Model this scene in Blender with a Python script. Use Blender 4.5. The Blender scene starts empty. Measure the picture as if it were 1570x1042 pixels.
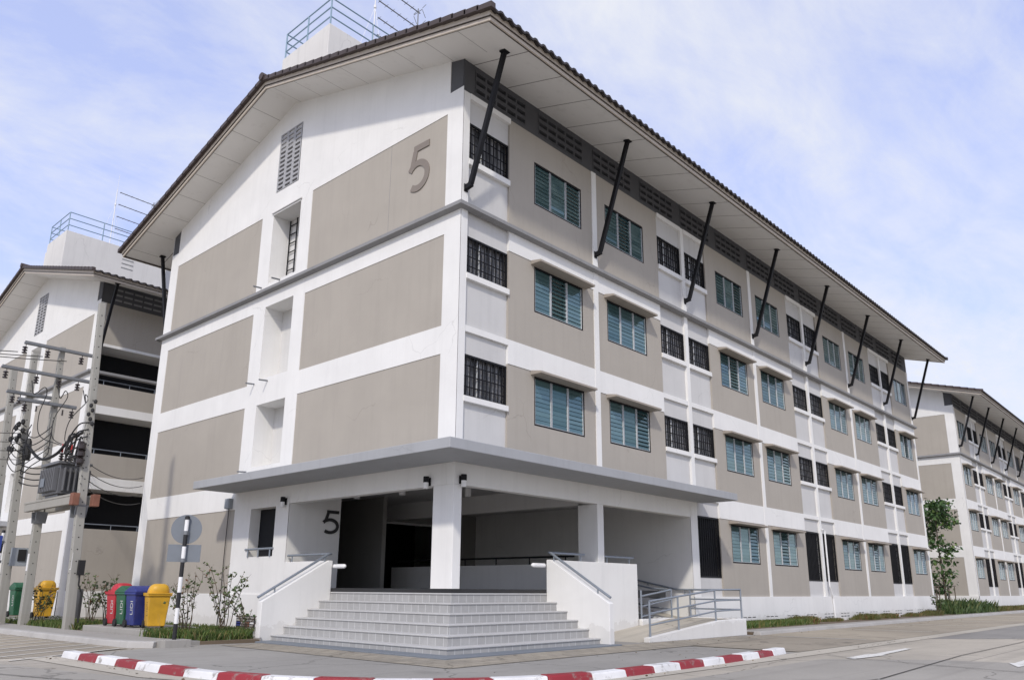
import bpy, bmesh, math, random
from math import sin, cos, pi, radians, atan2, sqrt, floor
from mathutils import Vector, Matrix

random.seed(7)
scene = bpy.context.scene
COL = scene.collection

# ------------------------------------------------------------------ camera
def cam_axes(yaw, pitch, roll):
    f = Vector((cos(pitch)*cos(yaw), cos(pitch)*sin(yaw), sin(pitch)))
    rt = Vector((sin(yaw), -cos(yaw), 0)); up = rt.cross(f)
    c, s = cos(roll), sin(roll)
    return c*rt + s*up, -s*rt + c*up, f
cd = bpy.data.cameras.new('camera')
cam = bpy.data.objects.new('camera', cd); COL.objects.link(cam)
r_, u_, f_ = cam_axes(0.735946839, 0.256677284, 0.00698462614)
CAM = Vector((-11.8285909, -12.4026739, 1.18247737))
cam.matrix_world = Matrix(((r_.x, u_.x, -f_.x, CAM.x), (r_.y, u_.y, -f_.y, CAM.y), (r_.z, u_.z, -f_.z, CAM.z), (0, 0, 0, 1)))
cd.sensor_width = 36.0; cd.lens = 36.0*1200.34/1570
cd.shift_y = 67.75/1570
cd.clip_start = 0.1; cd.clip_end = 2000
scene.camera = cam

# ------------------------------------------------------------------ light
SUN_TRAVEL = Vector((1.0, 0.68, -1.03)).normalized()
SUN_EL = math.asin(-SUN_TRAVEL.z); SUN_ROT = atan2(-SUN_TRAVEL.x, -SUN_TRAVEL.y)
ld = bpy.data.lights.new('sun', 'SUN'); ld.energy = 2.25; ld.angle = radians(3.0); ld.color = (1.0, 0.93, 0.82)
sun = bpy.data.objects.new('sun', ld); COL.objects.link(sun)
sun.rotation_euler = SUN_TRAVEL.to_track_quat('-Z', 'Y').to_euler(); sun.location = (-20, -20, 40)

def make_world():
    w = bpy.data.worlds.new('World'); scene.world = w; w.use_nodes = True
    nt = w.node_tree; N = nt.nodes; L = nt.links; N.clear()
    out = N.new('ShaderNodeOutputWorld'); bg = N.new('ShaderNodeBackground')
    sky = N.new('ShaderNodeTexSky'); sky.sky_type = 'NISHITA'; sky.sun_disc = False
    sky.sun_elevation = SUN_EL; sky.sun_rotation = SUN_ROT % (2*pi); sky.dust_density = 1.5; sky.ozone_density = 3.0
    tc = N.new('ShaderNodeTexCoord'); sp = N.new('ShaderNodeSeparateXYZ'); L.new(tc.outputs['Generated'], sp.inputs[0])
    def m(op, a, b=None):
        n = N.new('ShaderNodeMath'); n.operation = op
        for i, x in enumerate((a, b)):
            if x is None: continue
            if isinstance(x, (int, float)): n.inputs[i].default_value = x
            else: L.new(x, n.inputs[i])
        return n.outputs[0]
    zz = m('ADD', m('MAXIMUM', sp.outputs[2], 0.0), 0.22)
    cb = N.new('ShaderNodeCombineXYZ'); L.new(m('DIVIDE', sp.outputs[0], zz), cb.inputs[0]); L.new(m('DIVIDE', sp.outputs[1], zz), cb.inputs[1])
    def noise(scale, det, rough, off, dist=0.0):
        mp = N.new('ShaderNodeMapping'); mp.inputs['Location'].default_value = off; mp.inputs['Rotation'].default_value = (0, 0, radians(25)); mp.inputs['Scale'].default_value = (1.0, 1.75, 1)
        L.new(cb.outputs[0], mp.inputs[0])
        n = N.new('ShaderNodeTexNoise'); n.inputs['Scale'].default_value = scale; n.inputs['Detail'].default_value = det
        n.inputs['Roughness'].default_value = rough; n.inputs['Distortion'].default_value = dist; L.new(mp.outputs[0], n.inputs['Vector']); return n.outputs[0]
    n1 = noise(1.05, 11, 0.62, (12.7, 9.2, 0), 0.35); n2 = noise(3.6, 10, 0.66, (7.3, 2.2, 0), 0.6)
    mix = m('ADD', m('MULTIPLY', n1, 0.72), m('MULTIPLY', n2, 0.28))
    rp = N.new('ShaderNodeValToRGB'); rp.color_ramp.elements[0].position = 0.40; rp.color_ramp.elements[0].color = (0.22, 0.22, 0.22, 1)
    rp.color_ramp.elements[1].position = 0.62; rp.color_ramp.elements[1].color = (0.94, 0.94, 0.94, 1); L.new(mix, rp.inputs[0])
    # hazier and whiter towards the horizon
    hz = N.new('ShaderNodeMapRange'); hz.inputs['From Min'].default_value = 0.05; hz.inputs['From Max'].default_value = 0.40
    hz.inputs['To Min'].default_value = 0.5; hz.inputs['To Max'].default_value = 0.0; L.new(sp.outputs[2], hz.inputs['Value'])
    fac = m('MINIMUM', m('ADD', rp.outputs[0], hz.outputs[0]), 1.0)
    mx = N.new('ShaderNodeMix'); mx.data_type = 'RGBA'
    L.new(fac, mx.inputs['Factor']); L.new(sky.outputs[0], mx.inputs['A'])
    gm = N.new('ShaderNodeVectorMath'); gm.operation = 'MULTIPLY_ADD'; L.new(sky.outputs[0], gm.inputs[0])
    gm.inputs[1].default_value = (1.05, 1.12, 1.55); gm.inputs[2].default_value = (2.6, 2.85, 4.3); L.new(gm.outputs[0], mx.inputs['A'])
    mx.inputs['B'].default_value = (7.7, 7.9, 8.4, 1)
    L.new(mx.outputs['Result'], bg.inputs[0]); bg.inputs[1].default_value = 0.10
    L.new(bg.outputs[0], out.inputs[0])
make_world()
scene.view_settings.view_transform = 'Standard'; scene.view_settings.look = 'None'
scene.view_settings.exposure = 0.15; scene.view_settings.gamma = 1.0
scene.view_settings.use_curve_mapping = False

# ------------------------------------------------------------------ materials
MATS = {}
def new_mat(name):
    m = bpy.data.materials.new(name); m.use_nodes = True
    nt = m.node_tree; b = nt.nodes['Principled BSDF']; MATS[name] = m
    return m, nt, b
def mnode(nt, op, a, b=None):
    n = nt.nodes.new('ShaderNodeMath'); n.operation = op
    for i, x in enumerate((a, b)):
        if x is None: continue
        if isinstance(x, (int, float)): n.inputs[i].default_value = x
        else: nt.links.new(x, n.inputs[i])
    return n.outputs[0]
def coords(nt, kind='Object', scale=(1, 1, 1)):
    tc = nt.nodes.new('ShaderNodeTexCoord'); mp = nt.nodes.new('ShaderNodeMapping'); mp.inputs['Scale'].default_value = scale
    nt.links.new(tc.outputs[kind], mp.inputs[0]); return mp.outputs[0]
def noise(nt, vec, scale, detail=5, rough=0.55):
    n = nt.nodes.new('ShaderNodeTexNoise'); n.inputs['Scale'].default_value = scale; n.inputs['Detail'].default_value = detail
    n.inputs['Roughness'].default_value = rough; nt.links.new(vec, n.inputs['Vector']); return n.outputs[0]
def ramp(nt, val, p0, p1, c0=(0, 0, 0, 1), c1=(1, 1, 1, 1)):
    r = nt.nodes.new('ShaderNodeValToRGB'); e = r.color_ramp.elements
    e[0].position = p0; e[0].color = c0; e[1].position = p1; e[1].color = c1; nt.links.new(val, r.inputs[0]); return r.outputs[0]
def mixc(nt, fac, a, b, mode='MIX'):
    n = nt.nodes.new('ShaderNodeMix'); n.data_type = 'RGBA'; n.blend_type = mode
    for k, x in (('Factor', fac), ('A', a), ('B', b)):
        if isinstance(x, (int, float)): n.inputs[k].default_value = x
        elif isinstance(x, tuple): n.inputs[k].default_value = x if len(x) == 4 else x+(1,)
        else: nt.links.new(x, n.inputs[k])
    return n.outputs['Result']
def bump(nt, b, val, strength=0.2, dist=0.02):
    n = nt.nodes.new('ShaderNodeBump'); n.inputs['Strength'].default_value = strength; n.inputs['Distance'].default_value = dist
    nt.links.new(val, n.inputs['Height']); nt.links.new(n.outputs[0], b.inputs['Normal'])
def dk(c, k): return tuple(x*k for x in c[:3])+(1,)

def paint(name, c, rough=0.75, var=0.10, streak=0.14, grain=True):
    """rendered and painted masonry: cloudy patches, rain streaks, roller grain"""
    m, nt, b = new_mat(name); c = c+(1,)
    co = coords(nt); n1 = noise(nt, co, 0.7, 6, 0.6)
    col = mixc(nt, ramp(nt, n1, 0.3, 0.75), dk(c, 1-var), c)
    st = noise(nt, coords(nt, 'Object', (2.6, 2.6, 0.16)), 1.6, 6, 0.65)
    col = mixc(nt, mnode(nt, 'MULTIPLY', ramp(nt, st, 0.50, 0.80), streak*1.5), col, dk(c, 0.55), 'MIX')
    st2 = noise(nt, coords(nt, 'Object', (9, 9, 0.35)), 1.0, 5, 0.7)
    col = mixc(nt, mnode(nt, 'MULTIPLY', ramp(nt, st2, 0.60, 0.78), streak*1.2), col, dk(c, 0.6), 'MIX')
    if streak > 0:
        # patch repairs and splash dirt near the ground
        pt = noise(nt, coords(nt, 'Object', (.45, .45, .6)), 1.0, 2, 0.4)
        col = mixc(nt, mnode(nt, 'MULTIPLY', ramp(nt, pt, 0.56, 0.575), 0.10), col, dk(c, 0.84))
        tc = nt.nodes.new('ShaderNodeTexCoord'); sp = nt.nodes.new('ShaderNodeSeparateXYZ'); nt.links.new(tc.outputs['Object'], sp.inputs[0])
        hh = mnode(nt, 'ADD', sp.outputs[2], mnode(nt, 'MULTIPLY', noise(nt, co, 2.6, 7, 0.7), -0.75))
        col = mixc(nt, mnode(nt, 'MULTIPLY', ramp(nt, hh, -0.36, 0.02, (1, 1, 1, 1), (0, 0, 0, 1)), 0.16), col, (0.27, 0.235, 0.19, 1))
        vo = nt.nodes.new('ShaderNodeTexVoronoi'); vo.feature = 'DISTANCE_TO_EDGE'; vo.inputs['Scale'].default_value = 0.33
        nn = nt.nodes.new('ShaderNodeTexNoise'); nn.inputs['Scale'].default_value = 1.1; nn.inputs['Detail'].default_value = 6; nt.links.new(co, nn.inputs['Vector'])
        va = nt.nodes.new('ShaderNodeVectorMath'); va.operation = 'ADD'; nt.links.new(co, va.inputs[0]); nt.links.new(nn.outputs[1], va.inputs[1]); nt.links.new(va.outputs[0], vo.inputs['Vector'])
        gate = ramp(nt, noise(nt, co, 0.5, 2), 0.52, 0.6)
        col = mixc(nt, mnode(nt, 'MULTIPLY', mnode(nt, 'MULTIPLY', mnode(nt, 'LESS_THAN', vo.outputs[0], 0.003), gate), 0.28), col, dk(c, 0.5))
    nt.links.new(col, b.inputs['Base Color']); b.inputs['Roughness'].default_value = rough
    b.inputs['Specular IOR Level'].default_value = 0.3
    if grain: bump(nt, b, noise(nt, co, 35, 3), 0.12, 0.01)
    return m
def plain(name, c, rough=0.5, metal=0.0, var=0.12, scale=6.0, spec=0.5):
    m, nt, b = new_mat(name); c = c+(1,)
    n1 = noise(nt, coords(nt), scale, 4)
    nt.links.new(mixc(nt, n1, dk(c, 1-var), dk(c, 1+var*0.4)), b.inputs['Base Color'])
    b.inputs['Roughness'].default_value = rough; b.inputs['Metallic'].default_value = metal; b.inputs['Specular IOR Level'].default_value = spec
    return m

paint('white_paint', (0.79, 0.785, 0.765), streak=0.11)
paint('brown_paint', (0.402, 0.370, 0.324), var=0.09, streak=0.13)
paint('light_grey_paint', (0.585, 0.58, 0.57))
paint('dark_grey_paint', (0.088, 0.090, 0.098))
paint('ledge_grey_paint', (0.27, 0.27, 0.275), streak=0.3)
paint('canopy_grey_paint', (0.37, 0.38, 0.395), streak=0.2)
paint('awning_paint', (0.36, 0.322, 0.28), streak=0.2)
paint('tower_paint', (0.70, 0.685, 0.66), streak=0.25)
paint('interior_shade_paint', (0.22, 0.215, 0.20))  # white hall walls, colour darkened to stand for the unlit lobby
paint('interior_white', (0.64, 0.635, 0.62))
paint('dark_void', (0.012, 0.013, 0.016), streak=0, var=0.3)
plain('black_metal', (0.010, 0.010, 0.012), 0.6, spec=0.2)
plain('window_frame_black', (0.008, 0.008, 0.01), 0.6, spec=0.2)
plain('joint_tar', (0.06, 0.055, 0.05), 0.9)
plain('curtain', (0.45, 0.45, 0.42), 0.9, var=0.3)
plain('window_mullion', (0.62, 0.64, 0.66), 0.4, 0.1)
plain('rail_grey', (0.24, 0.27, 0.31), 0.4, 0.15)
plain('rail_blue', (0.22, 0.33, 0.42), 0.45)
plain('galvanised', (0.20, 0.21, 0.225), 0.55, 0.3)
plain('roof_tile', (0.035, 0.029, 0.029), 0.7, var=0.3, scale=3)  # tile colour darkened to carry the shade on the roof
plain('verge_brown', (0.06, 0.043, 0.04), 0.6, var=0.2, scale=3)
plain('fascia_beige', (0.52, 0.46, 0.39), 0.6, var=0.15, scale=1.5)
plain('fascia_line', (0.05, 0.04, 0.035), 0.7)
plain('digit_black', (0.014, 0.014, 0.014), 0.5)
paint('digit_brown', (0.235, 0.205, 0.18), streak=0.0)
plain('granite_black', (0.012, 0.012, 0.014), 0.35)
plain('nosing', (0.49, 0.487, 0.48), 0.5)
plain('plastic_red', (0.50, 0.025, 0.04), 0.4, var=0.3, scale=4)
plain('plastic_green', (0.018, 0.12, 0.055), 0.4, var=0.3, scale=4)
plain('plastic_blue', (0.02, 0.035, 0.22), 0.4, var=0.3, scale=4)
plain('plastic_yellow', (0.72, 0.42, 0.03), 0.42, var=0.25, scale=4)
plain('white_plastic', (0.8, 0.8, 0.8), 0.4)
plain('letter_white', (0.55, 0.55, 0.53), 0.6, var=0.5, scale=20)
plain('brown_letter', (0.30, 0.17, 0.02), 0.6)
plain('rubber', (0.015, 0.015, 0.015), 0.8)
plain('cable_black', (0.012, 0.012, 0.013), 0.55)
plain('porcelain', (0.03, 0.022, 0.022), 0.25)
plain('red_terminal', (0.45, 0.03, 0.03), 0.4)
plain('transformer_grey', (0.13, 0.132, 0.14), 0.45, 0.1)
plain('sign_back', (0.17, 0.19, 0.215), 0.6, 0.0)
plain('sign_blue', (0.03, 0.06, 0.30), 0.4)
plain('pole_black', (0.012, 0.012, 0.014), 0.5)
plain('pole_white', (0.78, 0.78, 0.78), 0.5)
plain('rust_red', (0.24, 0.105, 0.07), 0.85, var=0.5)
plain('vent_grey', (0.36, 0.365, 0.38), 0.8)
plain('box_grey', (0.30, 0.33, 0.36), 0.5)
plain('bark', (0.11, 0.085, 0.06), 0.9, var=0.4, scale=12)
plain('stem', (0.10, 0.075, 0.05), 0.9, var=0.4, scale=12)
paint('pole_concrete', (0.355, 0.348, 0.318), streak=0.35)
paint('slab_concrete', (0.36, 0.35, 0.33), streak=0.35)
paint('kerb_concrete', (0.50, 0.49, 0.475), streak=0.3, var=0.25)

def kerb_paint(name, c):
    m, nt, b = new_mat(name); c = c+(1,)
    co = coords(nt); n = noise(nt, co, 5.5, 8, 0.7); n2 = noise(nt, co, 1.2, 4)
    col = mixc(nt, ramp(nt, n2, 0.3, 0.7), dk(c, 0.78), c)
    nt.links.new(mixc(nt, mnode(nt, 'MULTIPLY', ramp(nt, n, 0.55, 0.66), 0.8), col, (0.22, 0.20, 0.18, 1)), b.inputs['Base Color'])
    b.inputs['Roughness'].default_value = 0.6; bump(nt, b, n, 0.3, 0.01)
kerb_paint('kerb_red', (0.28, 0.018, 0.028)); kerb_paint('kerb_white', (0.76, 0.76, 0.76))

def glass():
    m, nt, b = new_mat('louvre_glass')
    oi = nt.nodes.new('ShaderNodeObjectInfo'); geo = nt.nodes.new('ShaderNodeNewGeometry')
    n = noise(nt, coords(nt), 2.2, 3)
    f = mnode(nt, 'ADD', mnode(nt, 'MULTIPLY', oi.outputs['Random'], 0.55), mnode(nt, 'MULTIPLY', geo.outputs['Random Per Island'], 0.3))
    f = mnode(nt, 'ADD', f, mnode(nt, 'MULTIPLY', n, 0.25))
    nt.links.new(mixc(nt, f, (0.010, 0.062, 0.072, 1), (0.16, 0.255, 0.26, 1)), b.inputs['Base Color'])
    b.inputs['Metallic'].default_value = 0.52; b.inputs['Roughness'].default_value = 0.11
    m, nt, b = new_mat('frosted_glass')
    st = noise(nt, coords(nt, 'Object', (9, 9, 0.7)), 1.0, 3)
    nt.links.new(mixc(nt, ramp(nt, st, 0.42, 0.62), (0.045, 0.047, 0.05, 1), (0.30, 0.30, 0.31, 1)), b.inputs['Base Color'])  # pale vertical streaks painted in as reflections on the frosted panes
    b.inputs['Roughness'].default_value = 0.3
glass()

def soffit_mat():
    m, nt, b = new_mat('soffit_board')
    tc = nt.nodes.new('ShaderNodeTexCoord'); sp = nt.nodes.new('ShaderNodeSeparateXYZ'); nt.links.new(tc.outputs['Object'], sp.inputs[0])
    x, y = sp.outputs[0], sp.outputs[1]
    fx = mnode(nt, 'LESS_THAN', mnode(nt, 'FRACT', mnode(nt, 'DIVIDE', mnode(nt, 'ADD', x, 20.05), 1.275)), 0.020)
    fy = mnode(nt, 'LESS_THAN', mnode(nt, 'FRACT', mnode(nt, 'DIVIDE', mnode(nt, 'ADD', y, 20.0), 1.2)), 0.020)
    gx = mnode(nt, 'LESS_THAN', x, 0.0); ix = mnode(nt, 'SUBTRACT', 1.0, gx)
    seam = mnode(nt, 'MAXIMUM', mnode(nt, 'MULTIPLY', fx, ix), mnode(nt, 'MULTIPLY', fy, gx))
    n = noise(nt, coords(nt), 0.8, 5)
    base = mixc(nt, n, (0.70, 0.685, 0.655, 1), (0.78, 0.765, 0.735, 1))
    st = noise(nt, coords(nt), 2.3, 6, 0.7)
    base = mixc(nt, mnode(nt, 'MULTIPLY', ramp(nt, st, 0.55, 0.8), 0.25), base, (0.30, 0.27, 0.24, 1))
    nt.links.new(mixc(nt, mnode(nt, 'MULTIPLY', seam, mnode(nt, 'SUBTRACT', 0.95, mnode(nt, 'MULTIPLY', gx, 0.4))), base, (0.12, 0.10, 0.09, 1)), b.inputs['Base Color']); b.inputs['Roughness'].default_value = 0.7
soffit_mat()

def tile_mat(name, w, h, c1, c2, grout, mortar=0.012, offset=0.0, rough=0.45):
    m, nt, b = new_mat(name)
    br = nt.nodes.new('ShaderNodeTexBrick'); br.offset = offset; br.squash = 1
    nt.links.new(coords(nt, 'UV'), br.inputs['Vector'])
    br.inputs['Color1'].default_value = c1+(1,); br.inputs['Color2'].default_value = c2+(1,); br.inputs['Mortar'].default_value = grout+(1,)
    br.inputs['Scale'].default_value = 1.0; br.inputs['Brick Width'].default_value = w; br.inputs['Row Height'].default_value = h
    br.inputs['Mortar Size'].default_value = mortar; br.inputs['Bias'].default_value = 0.0
    n = noise(nt, coords(nt), 9, 6, 0.65)
    nt.links.new(mixc(nt, mnode(nt, 'MULTIPLY', n, 0.35), br.outputs['Color'], (0.30, 0.30, 0.30, 1), 'MULTIPLY'), b.inputs['Base Color'])
    b.inputs['Roughness'].default_value = rough
    bump(nt, b, br.outputs['Fac'], -0.25, 0.01)
tile_mat('stair_tile', 0.225, 9.0, (0.37, 0.368, 0.362), (0.42, 0.418, 0.412), (0.60, 0.60, 0.59), 0.007, 0.0)

def ground_mat(name, c, slab=None, var=0.25, stain=0.5, pave=None, mean=None):
    m, nt, b = new_mat(name); c = c+(1,)
    co = coords(nt); n1 = noise(nt, co, 0.22, 7, 0.62); n2 = noise(nt, co, 1.7, 8, 0.68); n3 = noise(nt, co, 22, 4)
    col = mixc(nt, ramp(nt, n1, 0.35, 0.68), dk(c, 1-var), dk(c, 1+var*0.45))
    col = mixc(nt, mnode(nt, 'MULTIPLY', ramp(nt, n2, 0.54, 0.78), stain), col, dk(c, 0.52))
    st = noise(nt, coords(nt, 'Object', (0.28, 1.5, 1)), 1.1, 7, 0.6)
    col = mixc(nt, mnode(nt, 'MULTIPLY', ramp(nt, st, 0.56, 0.72), stain*0.7), col, dk(c, 0.62))
    col = mixc(nt, 0.28, col, mixc(nt, n3, dk(c, 0.6), dk(c, 1.35)))
    # hairline cracks
    vo = nt.nodes.new('ShaderNodeTexVoronoi'); vo.feature = 'DISTANCE_TO_EDGE'; vo.inputs['Scale'].default_value = 0.22
    wv = nt.nodes.new('ShaderNodeVectorMath'); wv.operation = 'ADD'; nt.links.new(co, wv.inputs[0])
    nn = nt.nodes.new('ShaderNodeTexNoise'); nn.inputs['Scale'].default_value = 1.3; nn.inputs['Detail'].default_value = 5; nt.links.new(co, nn.inputs['Vector']); nt.links.new(nn.outputs[1], wv.inputs[1])
    nt.links.new(wv.outputs[0], vo.inputs['Vector'])
    crack = mnode(nt, 'MULTIPLY', mnode(nt, 'LESS_THAN', vo.outputs[0], 0.0045), 0.55)
    col = mixc(nt, crack, col, dk(c, 0.35))
    if slab:
        br = nt.nodes.new('ShaderNodeTexBrick'); br.offset = 0.0; mp = coords(nt, 'Object', (1, 1, 1)); nt.links.new(mp, br.inputs['Vector'])
        br.inputs['Scale'].default_value = 1.0; br.inputs['Brick Width'].default_value = slab[0]; br.inputs['Row Height'].default_value = slab[1]; br.inputs['Mortar Size'].default_value = slab[2]
        br.inputs['Mortar Smooth'].default_value = 0.3
        br.inputs['Color1'].default_value = (0.86, 0.86, 0.86, 1); br.inputs['Color2'].default_value = (1.12, 1.11, 1.08, 1); br.inputs['Mortar'].default_value = (1, 1, 1, 1)
        col = mixc(nt, 1.0, col, br.outputs['Color'], 'MULTIPLY')
        col = mixc(nt, mnode(nt, 'MULTIPLY', br.outputs['Fac'], 0.6), col, dk(c, 0.42))
    oil = noise(nt, coords(nt, 'Object', (1, 1, 1)), 0.75, 3, 0.4)
    col = mixc(nt, mnode(nt, 'MULTIPLY', ramp(nt, oil, 0.64, 0.72), 0.35*min(1, stain*2)), col, dk(c, 0.45))
    tm = noise(nt, coords(nt, 'Object', (0.035, 2.2, 1)), 1.0, 4, 0.5)
    col = mixc(nt, mnode(nt, 'MULTIPLY', ramp(nt, tm, 0.54, 0.66), 0.22), col, dk(c, 0.5))
    h = n3
    if pave:
        br2 = nt.nodes.new('ShaderNodeTexBrick'); br2.offset = 0.5; nt.links.new(coords(nt), br2.inputs['Vector'])
        br2.inputs['Scale'].default_value = 1.0; br2.inputs['Brick Width'].default_value = pave[0]; br2.inputs['Row Height'].default_value = pave[1]; br2.inputs['Mortar Size'].default_value = 0.012
        br2.inputs['Color1'].default_value = (0.85, 0.85, 0.85, 1); br2.inputs['Color2'].default_value = (1.1, 1.08, 1.04, 1); br2.inputs['Mortar'].default_value = (0.5, 0.48, 0.45, 1)
        col = mixc(nt, 1.0, col, br2.outputs['Color'], 'MULTIPLY')
    nt.links.new(col, b.inputs['Base Color'])
    rr = mnode(nt, 'SUBTRACT', 0.85, mnode(nt, 'MULTIPLY', ramp(nt, n2, 0.5, 0.8), 0.25)); nt.links.new(rr, b.inputs['Roughness'])
    b.inputs['Specular IOR Level'].default_value = 0.3
    bump(nt, b, h, 0.25, 0.01)
ground_mat('road_concrete', (0.42, 0.385, 0.33), (5.7, 2.85, 0.02))
ground_mat('ground_concrete', (0.33, 0.30, 0.25))
ground_mat('asphalt', (0.27, 0.258, 0.238), var=0.2)
ground_mat('asphalt_light', (0.34, 0.32, 0.285), var=0.2)
ground_mat('pavement_concrete', (0.30, 0.288, 0.265), stain=0.65)
ground_mat('paver', (0.33, 0.30, 0.25), pave=(0.44, 0.22), stain=0.55)
ground_mat('parking_concrete', (0.35, 0.31, 0.25), (5.0, 6.0, 0.018), stain=0.6)
ground_mat('gutter_concrete', (0.46, 0.425, 0.36), var=0.2, stain=0.3)
ground_mat('soil', (0.15, 0.115, 0.08), var=0.3)
def scuff(name, c):
    m, nt, b = new_mat(name); c = c+(1,); co = coords(nt)
    col = mixc(nt, ramp(nt, noise(nt, co, 2.2, 4), 0.3, 0.7), dk(c, 0.72), dk(c, 1.08))
    sc = noise(nt, coords(nt, 'Object', (6, 6, 1.2)), 2.0, 8, 0.75)
    col = mixc(nt, mnode(nt, 'MULTIPLY', ramp(nt, sc, 0.58, 0.72), 0.5), col, (0.20, 0.17, 0.13, 1))
    hl = noise(nt, co, 14, 6, 0.8)
    col = mixc(nt, mnode(nt, 'MULTIPLY', ramp(nt, hl, 0.66, 0.72), 0.35), col, (0.5, 0.48, 0.44, 1))
    nt.links.new(col, b.inputs['Base Color']); b.inputs['Roughness'].default_value = 0.5; bump(nt, b, hl, 0.1, 0.01)
for nm_, c_ in (('plastic_red', (0.45, 0.02, 0.035)), ('plastic_green', (0.016, 0.105, 0.05)), ('plastic_blue', (0.02, 0.032, 0.19)), ('plastic_yellow', (0.66, 0.37, 0.025))): scuff(nm_, c_)
def road_paint(name, c, wear):
    m, nt, b = new_mat(name); n = noise(nt, coords(nt), 4.5, 9, 0.75)
    nt.links.new(mixc(nt, ramp(nt, n, wear, wear+0.12), c+(1,), (0.34, 0.325, 0.30, 1)), b.inputs['Base Color']); b.inputs['Roughness'].default_value = 0.7
road_paint('road_paint', (0.68, 0.67, 0.63), 0.52); road_paint('road_paint_worn', (0.58, 0.56, 0.51), 0.53)
def leafm(name, c0, c1, c2):
    m, nt, b = new_mat(name)
    g = nt.nodes.new('ShaderNodeObjectInfo'); geo = nt.nodes.new('ShaderNodeNewGeometry')
    r = geo.outputs['Random Per Island']
    col = mixc(nt, r, c0+(1,), c1+(1,)); col = mixc(nt, ramp(nt, r, 0.8, 0.95), col, c2+(1,))
    nt.links.new(col, b.inputs['Base Color']); b.inputs['Roughness'].default_value = 0.5
    b.inputs['Subsurface Weight'].default_value = 0.0
    try: b.inputs['Transmission Weight'].default_value = 0.0
    except Exception: pass
leafm('leaf_green', (0.03, 0.062, 0.018), (0.07, 0.11, 0.03), (0.14, 0.15, 0.05))
leafm('leaf_tree', (0.025, 0.065, 0.018), (0.065, 0.125, 0.03), (0.13, 0.19, 0.05))
leafm('leaf_shrub', (0.04, 0.07, 0.022), (0.11, 0.14, 0.045), (0.16, 0.075, 0.04))
leafm('leaf_dry', (0.10, 0.065, 0.03), (0.20, 0.14, 0.06), (0.06, 0.07, 0.03))
leafm('grass_blade', (0.045, 0.09, 0.018), (0.12, 0.16, 0.035), (0.22, 0.18, 0.07))
leafm('grass_rusty', (0.07, 0.075, 0.022), (0.14, 0.15, 0.04), (0.20, 0.09, 0.045))

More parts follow.
